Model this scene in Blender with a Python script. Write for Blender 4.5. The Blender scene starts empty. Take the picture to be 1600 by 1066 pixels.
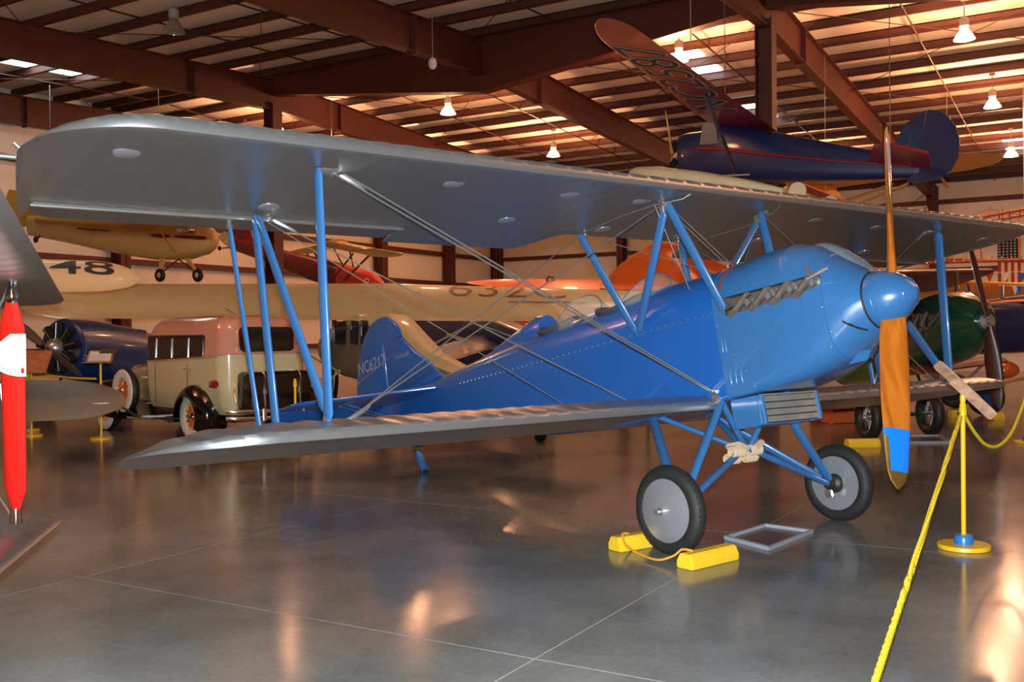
import bpy, bmesh, math, random
from mathutils import Vector, Matrix
from math import sin, cos, pi, sqrt, radians, atan2

SC = bpy.context.scene
COL = SC.collection
random.seed(7)

# ------------------------------------------------------------------ camera
F_PX, YAW, PITCH, ROLL, CAM_H = 1565.15, 0.5372, -0.0057, -0.0095, 1.657
_fw = Vector((-sin(YAW), cos(YAW), 0)); _rt = Vector((cos(YAW), sin(YAW), 0)); _up = Vector((0, 0, 1))
CF = _fw*cos(PITCH) + _up*sin(PITCH)
_u = -_fw*sin(PITCH) + _up*cos(PITCH)
CR = _rt*cos(ROLL) + _u*sin(ROLL)
CU = -_rt*sin(ROLL) + _u*cos(ROLL)
cam_data = bpy.data.cameras.new('camera')
cam_data.sensor_width = 36.0
cam_data.lens = F_PX/1600*36.0
cam_data.clip_start = 0.05; cam_data.clip_end = 200
cam = bpy.data.objects.new('camera', cam_data)
m = Matrix((CR, CU, -CF)).transposed().to_4x4()
m.translation = (0, 0, CAM_H)
cam.matrix_world = m
COL.objects.link(cam)
SC.camera = cam

# ------------------------------------------------------------------ world and exposure
w = bpy.data.worlds.new('hangar_air'); SC.world = w
w.use_nodes = True
w.node_tree.nodes['Background'].inputs[0].default_value = (0.9, 0.75, 0.6, 1)
w.node_tree.nodes['Background'].inputs[1].default_value = 0.05
SC.view_settings.view_transform = 'Standard'
SC.view_settings.look = 'None'
SC.view_settings.exposure = 0.0
SC.view_settings.gamma = 1.0
SC.view_settings.use_curve_mapping = False
try:
    SC.cycles.use_denoising = True
    SC.cycles.max_bounces = 8
    SC.cycles.sample_clamp_indirect = 4.0
except Exception:
    pass

# ------------------------------------------------------------------ large lights
def light(name, kind, loc, energy, color, size=0.1, rot=None, spot=None):
    d = bpy.data.lights.new(name, kind); d.energy = energy; d.color = color
    if kind == 'AREA':
        d.shape = 'DISK'; d.size = size
    else:
        d.shadow_soft_size = size
    if kind == 'SPOT' and spot:
        d.spot_size = spot; d.spot_blend = 0.6
    o = bpy.data.objects.new(name, d); COL.objects.link(o)
    o.location = loc
    if rot is not None: o.rotation_euler = rot
    return o
# the photographer's flash, held just above the lens
FLASH = 4000.0
fl = light('camera_flash', 'SPOT', (0, 0, 0), FLASH, (0.92, 0.97, 1.0), 0.035, spot=radians(95))
fm = m.copy(); fm.translation = Vector((0, 0, CAM_H)) + CU*0.13 - CF*0.02
fl.matrix_world = fm
LAMP_W = 290.0          # each lit pendant lamp
LAMP_COL = (1.0, 0.445, 0.22)

# ------------------------------------------------------------------ materials
MATS = {}
def mat(name, col, rough=0.5, metal=0.0, coat=0.0, var=0.06, vscale=3.0, bump=0.0, bscale=40.0, spec=0.5, alpha=1.0, trans=0.0, emit=None, emit_s=0.0, coat_r=0.08):
    if name in MATS: return MATS[name]
    M = bpy.data.materials.new(name); M.use_nodes = True
    nt = M.node_tree; P = nt.nodes['Principled BSDF']
    P.inputs['Roughness'].default_value = rough
    P.inputs['Metallic'].default_value = metal
    P.inputs['Specular IOR Level'].default_value = spec
    P.inputs['Coat Weight'].default_value = coat
    P.inputs['Coat Roughness'].default_value = coat_r
    P.inputs['Alpha'].default_value = alpha
    P.inputs['Transmission Weight'].default_value = trans
    tc = nt.nodes.new('ShaderNodeTexCoord')
    nz = nt.nodes.new('ShaderNodeTexNoise'); nz.inputs['Scale'].default_value = vscale; nz.inputs['Detail'].default_value = 4
    nt.links.new(tc.outputs['Object'], nz.inputs['Vector'])
    mx = nt.nodes.new('ShaderNodeMix'); mx.data_type = 'RGBA'
    a = [max(0, c*(1-var)) for c in col[:3]]+[1]; b = [min(1, c*(1+var)) for c in col[:3]]+[1]
    mx.inputs[6].default_value = a; mx.inputs[7].default_value = b
    nt.links.new(nz.outputs['Fac'], mx.inputs[0]); nt.links.new(mx.outputs[2], P.inputs['Base Color'])
    if bump > 0:
        n2 = nt.nodes.new('ShaderNodeTexNoise'); n2.inputs['Scale'].default_value = bscale; n2.inputs['Detail'].default_value = 3
        nt.links.new(tc.outputs['Object'], n2.inputs['Vector'])
        bp = nt.nodes.new('ShaderNodeBump'); bp.inputs['Strength'].default_value = bump; bp.inputs['Distance'].default_value = 0.01
        nt.links.new(n2.outputs['Fac'], bp.inputs['Height']); nt.links.new(bp.outputs['Normal'], P.inputs['Normal'])
    if emit:
        P.inputs['Emission Color'].default_value = (*emit, 1); P.inputs['Emission Strength'].default_value = emit_s
    MATS[name] = M
    return M
def srgb(r, g, b):
    f = lambda c: ((c/255+0.055)/1.055)**2.4 if c > 10.3 else c/255/12.92
    return (f(r), f(g), f(b))
def wood(name, c1, c2, scale=14.0, rough=0.25, coat=0.5, axis='Z'):
    if name in MATS: return MATS[name]
    M = mat(name, c1, rough, coat=coat)
    nt = M.node_tree; P = nt.nodes['Principled BSDF']
    tc = nt.nodes.new('ShaderNodeTexCoord'); mp = nt.nodes.new('ShaderNodeMapping')
    mp.inputs['Scale'].default_value = {'Z': (1, 1, .06), 'X': (.06, 1, 1), 'Y': (1, .06, 1)}[axis]
    nz = nt.nodes.new('ShaderNodeTexNoise'); nz.inputs['Scale'].default_value = scale; nz.inputs['Detail'].default_value = 6; nz.inputs['Distortion'].default_value = 1.2
    cr = nt.nodes.new('ShaderNodeValToRGB')
    cr.color_ramp.elements[0].position = .35; cr.color_ramp.elements[0].color = (*c1, 1)
    cr.color_ramp.elements[1].position = .65; cr.color_ramp.elements[1].color = (*c2, 1)
    nt.links.new(tc.outputs['Object'], mp.inputs['Vector']); nt.links.new(mp.outputs['Vector'], nz.inputs['Vector'])
    nt.links.new(nz.outputs['Fac'], cr.inputs['Fac']); nt.links.new(cr.outputs['Color'], P.inputs['Base Color'])
    return M
def glass(name, col=(.9, .93, .92), alpha=0.25, rough=0.05):
    if name in MATS: return MATS[name]
    M = mat(name, col, rough, alpha=alpha, coat=.3, var=.02)
    return M

# ------------------------------------------------------------------ mesh builder
def V(*a): return Vector(a if len(a) == 3 else a[0])
def basis(d, up=None):
    d = V(d).normalized()
    up = V(up) if up is not None else (Vector((0, 0, 1)) if abs(d.z) < .95 else Vector((1, 0, 0)))
    a = (up - d*up.dot(d))
    if a.length < 1e-6: a = Vector((0, 1, 0)) - d*d.y
    a.normalize(); b = d.cross(a)
    return d, a, b
class MB:
    def __init__(s): s.v = []; s.f = []; s.mi = []; s.cm = 0
    def add(s, vs, fs):
        o = len(s.v); s.v += [tuple(p) for p in vs]; s.f += [tuple(i+o for i in f) for f in fs]; s.mi += [s.cm]*len(fs); return s
    def box(s, c, size, rot=None):
        hx, hy, hz = [k/2 for k in size]
        pts = [Vector((x, y, z)) for x in (-hx, hx) for y in (-hy, hy) for z in (-hz, hz)]
        if rot is not None: pts = [rot @ p for p in pts]
        c = V(c)
        return s.add([p+c for p in pts], [(0, 1, 3, 2), (4, 6, 7, 5), (0, 4, 5, 1), (2, 3, 7, 6), (0, 2, 6, 4), (1, 5, 7, 3)])
    def box2(s, a, b):
        a = V(a); b = V(b); return s.box((a+b)/2, [abs(b[i]-a[i]) for i in range(3)])
    def rings(s, rings, cap=True, close=True, capend=None):
        n = len(rings[0]); vs = [p for r in rings for p in r]; fs = []
        for i in range(len(rings)-1):
            for j in range(n if close else n-1):
                k = (j+1) % n
                fs.append((i*n+j, i*n+k, (i+1)*n+k, (i+1)*n+j))
        if cap:
            fs.append(tuple(range(n-1, -1, -1))); q = (len(rings)-1)*n; fs.append(tuple(range(q, q+n)))
        return s.add(vs, fs)
    def tube(s, p0, p1, r0, r1=None, n=12, cap=True):
        r1 = r0 if r1 is None else r1
        p0, p1 = V(p0), V(p1); d, a, b = basis(p1-p0)
        return s.rings([[p+a*(r*cos(2*pi*i/n))+b*(r*sin(2*pi*i/n)) for i in range(n)] for p, r in ((p0, r0), (p1, r1))], cap)
    def bar(s, p0, p1, chord, thick, cdir=(1, 0, 0), n=14, taper=1.0, te=0.06):
        """streamline strut: chord along cdir, thin across; ends taper to 'taper' of the chord"""
        p0, p1 = V(p0), V(p1); d, a, b = basis(p1-p0, cdir); L = (p1-p0).length; rs = []
        for t, k in ((0, taper), (te, 1), (1-te, 1), (1, taper)):
            c = p0.lerp(p1, t)
            rs.append([c+a*(chord/2*k*cos(2*pi*i/n))+b*(thick/2*k*sin(2*pi*i/n)) for i in range(n)])
        return s.rings(rs)
    def path(s, pts, r, n=8, cap=True):
        pts = [V(p) for p in pts]; rs = []; a = None
        for i, p in enumerate(pts):
            d = (pts[min(i+1, len(pts)-1)]-pts[max(i-1, 0)])
            d.normalize()
            if a is None: _, a, b = basis(d)
            else:
                a = (a-d*a.dot(d)).normalized(); b = d.cross(a)
            rr = r[i] if isinstance(r, (list, tuple)) else r
            rs.append([p+a*(rr*cos(2*pi*k/n))+b*(rr*sin(2*pi*k/n)) for k in range(n)])
        return s.rings(rs, cap)
    def lathe(s, c, axis, prof, n=32, cap=True):
        """prof: (distance along axis, radius)"""
        c = V(c); d, a, b = basis(axis)
        return s.rings([[c+d*h+a*(r*cos(2*pi*i/n))+b*(r*sin(2*pi*i/n)) for i in range(n)] for h, r in prof], cap)
    def sphere(s, c, r, n=16, m=10, sc=(1, 1, 1)):
        c = V(c); rs = []
        for i in range(m+1):
            t = pi*(i+.02)/(m+.04)
            rs.append([c+Vector((sc[0]*r*sin(t)*cos(2*pi*j/n), sc[1]*r*sin(t)*sin(2*pi*j/n), sc[2]*r*cos(t))) for j in range(n)])
        return s.rings(rs)
    def torus(s, c, axis, R, r, n=40, m=12, sq=1.0):
        c = V(c); d, a, b = basis(axis); rs = []
        for i in range(n+1):
            t = 2*pi*i/n; e = a*cos(t)+b*sin(t)
            rs.append([c+e*(R+r*cos(2*pi*j/m))+d*(r*sq*sin(2*pi*j/m)) for j in range(m)])
        return s.rings(rs, cap=False)
    def prism(s, poly, axis, h):
        """poly: list of 3D points (planar), extruded by h along axis"""
        e = V(axis).normalized()*h; p = [V(q) for q in poly]
        return s.rings([p, [q+e for q in p]])
    def extrude2(s, poly, o, u, v, h):
        o = V(o); u = V(u); v = V(v); nrm = u.cross(v).normalized()
        p = [o+u*a+v*b-nrm*(h/2) for a, b in poly]
        return s.rings([p, [q+nrm*h for q in p]])
    def build(s, name, material, parent=None, smooth=40, label=None, mats=None, bevel=0.0, kind=None):
        me = bpy.data.meshes.new(name); me.from_pydata(s.v, [], s.f); me.validate()
        bm = bmesh.new(); bm.from_mesh(me); bmesh.ops.recalc_face_normals(bm, faces=bm.faces)
        if bevel > 0:
            es = [e for e in bm.edges if len(e.link_faces) == 2 and e.calc_face_angle(0) > radians(40)]
            bmesh.ops.bevel(bm, geom=es, offset=bevel, segments=2, affect='EDGES', clamp_overlap=True)
        bm.to_mesh(me); bm.free()
        for k in (mats or [material]): me.materials.append(k)
        if mats and len(s.mi) == len(me.polygons):
            for i, p in enumerate(me.polygons): p.material_index = s.mi[i]
        if smooth:
            me.shade_smooth(); me.set_sharp_from_angle(angle=radians(smooth))
        o = bpy.data.objects.new(name, me); COL.objects.link(o)
        if parent is not None: o.parent = parent
        if label: o['label'] = label
        if kind: o['kind'] = kind
        return o
def tag(o, label, cat, group=None, kind=None):
    o['label'] = label; o['category'] = cat
    if group: o['group'] = group
    if kind: o['kind'] = kind
    return o
def thing(name, label, cat, loc=(0, 0, 0), heading=0.0, pitch=0.0, roll=0.0, group=None):
    """an Empty whose local x axis points along heading (radians from +X), nose raised by pitch"""
    o = bpy.data.objects.new(name, None); COL.objects.link(o); o.empty_display_size = .3
    o.matrix_world = Matrix.Translation(loc) @ Matrix.Rotation(heading, 4, 'Z') @ Matrix.Rotation(-pitch, 4, 'Y') @ Matrix.Rotation(roll, 4, 'X')
    return tag(o, label, cat, group)
def copy_tree(o, parent=None):
    c = o.copy(); COL.objects.link(c); c.parent = parent
    for ch in list(o.children): copy_tree(ch, c)
    return c
def struct(o):
    o['kind'] = 'structure'; return o
def text_mesh(name, body, size, material, parent, o, u, v, thick=0.002, sx=1.0, outline=None, bold=0.0):
    """flat lettering: baseline starts at o, reading along u, letters standing along v"""
    cu = bpy.data.curves.new(name, 'FONT'); cu.body = body; cu.size = size; cu.offset = bold
    t = bpy.data.objects.new(name, cu); COL.objects.link(t)
    bpy.context.view_layer.update()
    me = bpy.data.meshes.new_from_object(t.evaluated_get(bpy.context.evaluated_depsgraph_get()))
    COL.objects.unlink(t); bpy.data.objects.remove(t); bpy.data.curves.remove(cu)
    o = V(o); u = V(u).normalized(); v = V(v).normalized(); nrm = u.cross(v)
    for p in me.vertices:
        x, y, z = p.co; p.co = o+u*(x*sx)+v*y+nrm*thick
    me.materials.clear(); me.materials.append(material)
    ob = bpy.data.objects.new(name, me); COL.objects.link(ob); ob.parent = parent
    return ob
def drape(ob, target, nrm, v, height, steps=14, off=.006):
    """lay lettering on a curved surface: slice it across its height and drop every point onto the target"""
    from mathutils.bvhtree import BVHTree
    bm = bmesh.new(); bm.from_mesh(ob.data); nrm = V(nrm).normalized(); v = V(v).normalized()
    lo = min(p.co.dot(v) for p in bm.verts); hi = max(p.co.dot(v) for p in bm.verts)
    for i in range(1, steps):
        bmesh.ops.bisect_plane(bm, geom=bm.verts[:]+bm.edges[:]+bm.faces[:], plane_co=v*(lo+(hi-lo)*i/steps), plane_no=v)
    tb = bmesh.new(); tb.from_mesh(target.data); tree = BVHTree.FromBMesh(tb)
    for p in bm.verts:
        hit = tree.ray_cast(p.co+nrm*1.5, -nrm)[0]
        if hit is None: hit = tree.find_nearest(p.co)[0]
        p.co = hit+nrm*off
    bm.to_mesh(ob.data); bm.free(); tb.free()
    return ob
def boolean_cut(ob, cutter_mb, cut_mat):
    c = cutter_mb.build('cutter', cut_mat, smooth=None); c.parent = ob.parent
    ob.data.materials.append(cut_mat)
    md = ob.modifiers.new('cut', 'BOOLEAN'); md.operation = 'DIFFERENCE'; md.object = c; md.solver = 'EXACT'
    try: md.material_mode = 'TRANSFER'
    except Exception: pass
    bpy.context.view_layer.update()
    dg = bpy.context.evaluated_depsgraph_get()
    me = bpy.data.meshes.new_from_object(ob.evaluated_get(dg))
    ob.modifiers.clear(); old = ob.data; nm = old.name; ob.data = me; bpy.data.meshes.remove(old); me.name = nm
    me.shade_smooth(); me.set_sharp_from_angle(angle=radians(35))
    bpy.data.objects.remove(c)
    return ob

# ------------------------------------------------------------------ aircraft kit
def naca(s, T, camb, p=.4):
    yt = 5*T*(.2969*sqrt(max(s, 0))-.126*s-.3516*s*s+.2843*s**3-.1036*s**4)
    yc = camb/p**2*(2*p*s-s*s) if s < p else camb/(1-p)**2*((1-2*p)+2*p*s-s*s)
    return yc+yt, yc-yt
def wing_mesh(mb, ys, xle, xte, z, T=.09, camb=.045, rib=.3, sag=.010, xcut=None, npt=18, tipz=None, thick=None):
    """ys: span stations; xle, xte, z: functions of y; xcut(y) truncates the trailing edge"""
    rings = []
    for y in ys:
        a, b = xle(y), xte(y); c = max(a-b, .02)
        e = xcut(y) if xcut else b
        smax = min(1.0, (a-e)/c)
        tk = thick(y) if thick else 1.0
        sg = sag*.5*(1-cos(2*pi*y/rib)) if rib else 0
        top, bot = [], []
        for i in range(npt):
            q = i/(npt-1); s = (.5*q**2.4+.5*q**1.5)*smax
            zt, zb = naca(s, T*tk, camb*(.4+.6*tk))
            e_ = .014*tk*min(1, sqrt(s/.004))*math.exp(-s/.05); zt += e_; zb -= e_
            w = min(1, s/.03)*min(1, (1-s)/.06+.15) if s < 1 else 0
            top.append((a-s*c, y, z(y)+zt*c-sg*w)); bot.append((a-s*c, y, z(y)+zb*c+sg*.2*w))
        rings.append(top[::-1]+bot[1:])
    return mb.rings(rings)
def frange(a, b, st):
    n = max(1, int(round(abs(b-a)/st))); return [a+(b-a)*i/n for i in range(n+1)]
def tipround(y, y0, y1):
    """0 inboard of y0, 1 at y1 following a quarter ellipse"""
    t = min(1, max(0, (abs(y)-y0)/(y1-y0))); return 1-sqrt(max(0, 1-t*t))
def section(x, hw, hwb, zb, zl, zt, n=2.0, rb=.04, nt=9):
    """closed fuselage ring at station x (half widths at longeron and bottom, bottom, longeron, top)"""
    half = [(0, zb), (max(hwb-rb, .0)*.5, zb), (max(hwb-rb, 0), zb)]
    for i in range(1, 5):
        t = pi/2*i/4; half.append((hwb-rb+rb*sin(t), zb+rb-rb*cos(t)))
    for i in range(1, 5):
        t = i/4; half.append((hwb+(hw-hwb)*t, zb+rb+(zl-zb-rb)*t))
    for i in range(1, nt+1):
        t = pi/2*i/nt; half.append((hw*max(cos(t), 0)**(2/n), zl+(zt-zl)*sin(t)**(2/n)))
    pts = [(x, -y, z) for y, z in half]+[(x, y, z) for y, z in half[-2:0:-1]]
    return pts
def spokes_wheel(mb_t, c, axis, R, r): mb_t.torus(c, axis, R, r)
def prop_blade(mb, c, axis, out, L, root, maxc, twist0=.9, twist1=.25, n=14, tip=.35):
    """one airscrew blade from hub centre c, spinning about axis, pointing along out"""
    c = V(c); ax = V(axis).normalized(); o = V(out).normalized(); t = ax.cross(o); rings = []
    for i in range(n+1):
        s = i/n; h = .06*L+s*.94*L
        ch = root+(maxc-root)*sin(min(1, s/.45)*pi/2)
        if s > .5: ch *= 1-(1-tip)*((s-.5)/.5)**2
        if s > .9: ch *= sqrt(max(.02, 1-((s-.9)/.1)**2*.97))
        th = max(.008, (.055*(1-s)+.012))*L/1.3
        if s > .93: th *= .6
        a = twist0+(twist1-twist0)*sqrt(s)
        cd = t*cos(a)+ax*sin(a); td = ax*cos(a)-t*sin(a)
        rings.append([c+o*h+cd*(ch/2*cos(2*pi*k/16))+td*(th/2*sin(2*pi*k/16)) for k in range(16)])
    return mb.rings(rings)
# ------------------------------------------------------------------ hangar
XL, XR, YN, YF, RIDGE = -27.8, 15.5, -3.6, 45.0, 21.0
def deck(y): return 9.2-abs(y-RIDGE)/20
M_STEEL = mat('red_oxide_steel', srgb(88, 38, 22), .55, var=.18, vscale=1.2)
M_PURL = mat('purlin_steel', srgb(74, 34, 22), .6, var=.15)
M_STEEL_D = mat('dark_red_steel', srgb(84, 38, 28), .6, var=.15)
M_LINER = mat('vinyl_liner', srgb(240, 228, 208), .45, var=.05, vscale=.8, bump=.25, bscale=2.5)
M_FILL = mat('joint_filler', srgb(176, 168, 150), .6)
M_ROD = mat('dark_rod', srgb(70, 45, 35), .5, metal=.3)
M_WHITE = mat('white_paint', srgb(225, 225, 220), .4)
M_BLACK = mat('black_rubber', srgb(26, 26, 27), .55, var=.2, vscale=8)
M_CHROME = mat('chrome', (.8, .8, .8), .08, metal=1.0, var=.02)
M_ALU = mat('bare_aluminium', (.62, .63, .65), .32, metal=.9, var=.1, vscale=4)
M_DARK = mat('dark_void', srgb(18, 17, 16), .8)

def floor_material():
    M = mat('polished_concrete', srgb(108, 106, 96), .2, var=.2, spec=.32)
    nt = M.node_tree; P = nt.nodes['Principled BSDF']
    geo = nt.nodes.new('ShaderNodeNewGeometry')
    mp = nt.nodes.new('ShaderNodeMapping'); mp.inputs['Scale'].default_value = (.55, .55, .55)
    nt.links.new(geo.outputs['Position'], mp.inputs['Vector'])
    n1 = nt.nodes.new('ShaderNodeTexNoise'); n1.inputs['Scale'].default_value = 1.1; n1.inputs['Detail'].default_value = 9; n1.inputs['Roughness'].default_value = .62
    n2 = nt.nodes.new('ShaderNodeTexNoise'); n2.inputs['Scale'].default_value = 26; n2.inputs['Detail'].default_value = 6
    nt.links.new(mp.outputs['Vector'], n1.inputs['Vector']); nt.links.new(geo.outputs['Position'], n2.inputs['Vector'])
    cr = nt.nodes.new('ShaderNodeValToRGB')
    e = cr.color_ramp.elements
    e[0].position = .32; e[0].color = (*srgb(94, 96, 93), 1)
    e[1].position = .68; e[1].color = (*srgb(136, 138, 134), 1)
    nt.links.new(n1.outputs['Fac'], cr.inputs['Fac'])
    mx = nt.nodes.new('ShaderNodeMix'); mx.data_type = 'RGBA'; mx.blend_type = 'MULTIPLY'; mx.inputs[0].default_value = .35
    c2 = nt.nodes.new('ShaderNodeValToRGB'); c2.color_ramp.elements[0].color = (.55, .55, .55, 1); c2.color_ramp.elements[0].position = .3; c2.color_ramp.elements[1].position = .7
    nt.links.new(n2.outputs['Fac'], c2.inputs['Fac'])
    nt.links.new(cr.outputs['Color'], mx.inputs[6]); nt.links.new(c2.outputs['Color'], mx.inputs[7])
    nt.links.new(mx.outputs[2], P.inputs['Base Color'])
    mr = nt.nodes.new('ShaderNodeMapRange'); mr.inputs['To Min'].default_value = .11; mr.inputs['To Max'].default_value = .20
    nt.links.new(n1.outputs['Fac'], mr.inputs['Value']); nt.links.new(mr.outputs['Result'], P.inputs['Roughness'])
    bp = nt.nodes.new('ShaderNodeBump'); bp.inputs['Strength'].default_value = .06; bp.inputs['Distance'].default_value = .02
    n3 = nt.nodes.new('ShaderNodeTexNoise'); n3.inputs['Scale'].default_value = 3.0; n3.inputs['Detail'].default_value = 3
    nt.links.new(geo.outputs['Position'], n3.inputs['Vector']); nt.links.new(n3.outputs['Fac'], bp.inputs['Height'])
    nt.links.new(bp.outputs['Normal'], P.inputs['Normal'])
    return M
M_FLOOR = floor_material()
def wall_material():
    M = mat('wall_liner', srgb(232, 222, 204), .5, var=.04, vscale=.6)
    nt = M.node_tree; P = nt.nodes['Principled BSDF']
    tc = nt.nodes.new('ShaderNodeTexCoord')
    wv = nt.nodes.new('ShaderNodeTexWave'); wv.wave_type = 'BANDS'; wv.bands_direction = 'X'; wv.wave_profile = 'SAW'
    wv.inputs['Scale'].default_value = .165
    sx = nt.nodes.new('ShaderNodeSeparateXYZ'); ad = nt.nodes.new('ShaderNodeMath'); ad.operation = 'ADD'
    cb = nt.nodes.new('ShaderNodeCombineXYZ')
    nt.links.new(tc.outputs['Object'], sx.inputs[0]); nt.links.new(sx.outputs[0], ad.inputs[0]); nt.links.new(sx.outputs[1], ad.inputs[1])
    nt.links.new(ad.outputs[0], cb.inputs[0]); nt.links.new(cb.outputs[0], wv.inputs['Vector'])
    cr = nt.nodes.new('ShaderNodeValToRGB'); cr.color_ramp.elements[0].color = (.25, .25, .25, 1); cr.color_ramp.elements[1].position = .03
    nt.links.new(wv.outputs['Fac'], cr.inputs['Fac'])
    bp = nt.nodes.new('ShaderNodeBump'); bp.inputs['Strength'].default_value = .5; bp.inputs['Distance'].default_value = .03
    nt.links.new(cr.outputs['Color'], bp.inputs['Height']); nt.links.new(bp.outputs['Normal'], P.inputs['Normal'])
    return M
M_WALL = wall_material()

# floor: filler bed with one slab per saw-cut square
fb = MB().box2((XL-.3, YN-.3, -.25), (XR+.3, YF+.3, -.003)); floor = struct(fb.build('floor', M_FILL, smooth=None))
GS, GX, GY = 3.629, -6.161, 4.447
slab_me = None
for i in range(-6, 6):
    for j in range(-3, 12):
        x0, y0 = GX+GS*i, GY+GS*j
        if y0+GS < YN or y0 > YF or x0+GS < XL or x0 > XR: continue
        if slab_me is None:
            o = MB().box2((.0045, .0045, -.05), (GS-.0045, GS-.0045, 0)).build('concrete_slab', M_FLOOR, floor, smooth=None); slab_me = o.data
        else:
            o = bpy.data.objects.new('concrete_slab', slab_me); COL.objects.link(o); o.parent = floor
        o.location = (x0, y0, 0)

def gable(mb, x0, x1):  # end wall between x0..x1, following the roof
    pr = [(YN, 0), (YF, 0), (YF, deck(YF)), (RIDGE, deck(RIDGE)), (YN, deck(YN))]
    return mb.rings([[(x0, y, z) for y, z in pr], [(x1, y, z) for y, z in pr]])
wall_left = struct(gable(MB(), XL-.2, XL).build('wall_left', M_WALL, smooth=None))
wall_right = struct(gable(MB(), XR, XR+.2).build('wall_right', M_WALL, smooth=None))
wall_back = struct(MB().box2((XL, YF, 0), (XR, YF+.2, deck(YF))).build('wall_back', M_WALL, smooth=None))
wall_front = struct(MB().box2((XL, YN-.2, 0), (XR, YN, deck(YN))).build('wall_front', M_WALL, smooth=None))
GIRTS = (1.3, 2.75, 4.2, 5.62, 7.02)
for z in GIRTS:
    MB().box2((XL+.02, YF-.2, z-.09), (XR-.02, YF-.01, z+.09)).build('girt', M_STEEL_D, wall_back, smooth=None)
    MB().box2((XL+.01, YN+.02, z-.09), (XL+.2, YF-.02, z+.09)).build('girt', M_STEEL_D, wall_left, smooth=None)
RAFT = [-27.4, -20.33, -13.3, -6.2, .85, 7.9]
def h_column(mb, x, y, z1, w=.3, d=.3, ax='x'):
    t = .025
    if ax == 'x':
        mb.box2((x-d/2, y-w/2, 0), (x-d/2+t, y+w/2, z1)); mb.box2((x+d/2-t, y-w/2, 0), (x+d/2, y+w/2, z1)); mb.box2((x-d/2, y-t/2, 0), (x+d/2, y+t/2, z1))
    else:
        mb.box2((x-w/2, y-d/2, 0), (x+w/2, y-d/2+t, z1)); mb.box2((x-w/2, y+d/2-t, 0), (x+w/2, y+d/2, z1)); mb.box2((x-t/2, y-d/2, 0), (x+t/2, y+d/2, z1))
    return mb
for x in RAFT:
    mb = h_column(MB(), x, YF-.35, deck(YF)-.3, .3, .6, 'y')
    mb.prism([(x-.1, YF-.65, deck(YF)-.95), (x-.1, YF-1.7, deck(YF)-.95), (x-.1, YF-.65, deck(YF)-1.75)], (1, 0, 0), .2)
    mb.build('wall_column', M_STEEL_D, wall_back, smooth=None)
for y in (14.6, 21.4, 28.3, 34.9, 40.2, 44.6):
    h_column(MB(), XL+.35, y, deck(y)-.3, .38, .5, 'x').build('wall_column', M_STEEL_D, wall_left, smooth=None)
def rod(name, a, b, r, parent, m=M_ROD): return MB().tube(a, b, r, n=6).build(name, m, parent)
for a, b in (((-20.3, YF-.3, 4.2), (-13.3, YF-.3, 8)), ((-13.3, YF-.3, 4.2), (-20.3, YF-.3, 8)), ((-6.2, YF-.3, 7.6), (-13, YF-.3, 3)),
             ((-6.2, YF-.3, 7.2), (-9.5, YF-.3, 3))):
    rod('brace_rod', a, b, .016, wall_back)

# ceiling: roof lining with the steel that carries it
dk = MB()
dk.rings([[(x, YN-.2, deck(YN)), (x, RIDGE, deck(RIDGE)), (x, YF+.2, deck(YF)), (x, YF+.2, deck(YF)+.1), (x, RIDGE, deck(RIDGE)+.1), (x, YN-.2, deck(YN)+.1)] for x in (XL-.2, XR+.2)])
ceiling = struct(dk.build('ceiling', M_LINER, smooth=None))
PUR = []
y = RIDGE+.35
while y < YF-.2: PUR.append(y); y += 1.37
y = RIDGE-.35
while y > YN+.2: PUR.append(y); y -= 1.37
pur_me = None
for y in PUR:
    if pur_me is None:
        mb = MB().box2((XL+.01, -.012, -.235), (XR-.01, .012, -.01)); mb.box2((XL+.01, -.085, -.235), (XR-.01, .012, -.215)); mb.box2((XL+.01, -.012, -.03), (XR-.01, .085, -.012))
        mb.box2((XL+.01, -.085, -.235), (XR-.01, -.07, -.20))
        o = mb.build('purlin', M_PURL, ceiling, smooth=None); pur_me = o.data
    else:
        o = bpy.data.objects.new('purlin', pur_me); COL.objects.link(o); o.parent = ceiling
    o.location = (0, y, deck(y))
def rafter_half(x, ya, yb, da, db, parent):
    """welded I section from ya to yb, depth da..db under the purlins"""
    mb = MB(); za, zb = deck(ya)-.245, deck(yb)-.245; fw, t = .125, .02
    def quad(x0, x1, z0a, z1a, z0b, z1b):
        mb.rings([[(x0, ya, z0a), (x1, ya, z0a), (x1, ya, z1a), (x0, ya, z1a)], [(x0, yb, z0b), (x1, yb, z0b), (x1, yb, z1b), (x0, yb, z1b)]])
    quad(x-.007, x+.007, za-da, za, zb-db, zb)
    quad(x-fw, x+fw, za-t, za, zb-t, zb); quad(x-fw, x+fw, za-da, za-da+t, zb-db, zb-db+t)
    o = mb.build('rafter', M_STEEL, parent, smooth=None)
    # bolted splice plates
    for f in (.12, .55, .97):
        yy = ya+(yb-ya)*f; d = da+(db-da)*f; zt = deck(yy)-.245
        MB().box2((x-fw-.01, yy-.02, zt-d-.05), (x+fw+.01, yy+.02, zt-.01)).build('splice_plate', M_STEEL_D, o, smooth=None)
    return o
for x in RAFT:
    rafter_half(x, RIDGE, YF-.6, .85, .72, ceiling)
    rafter_half(x, RIDGE, YN+.3, .85, .72, ceiling)
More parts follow.
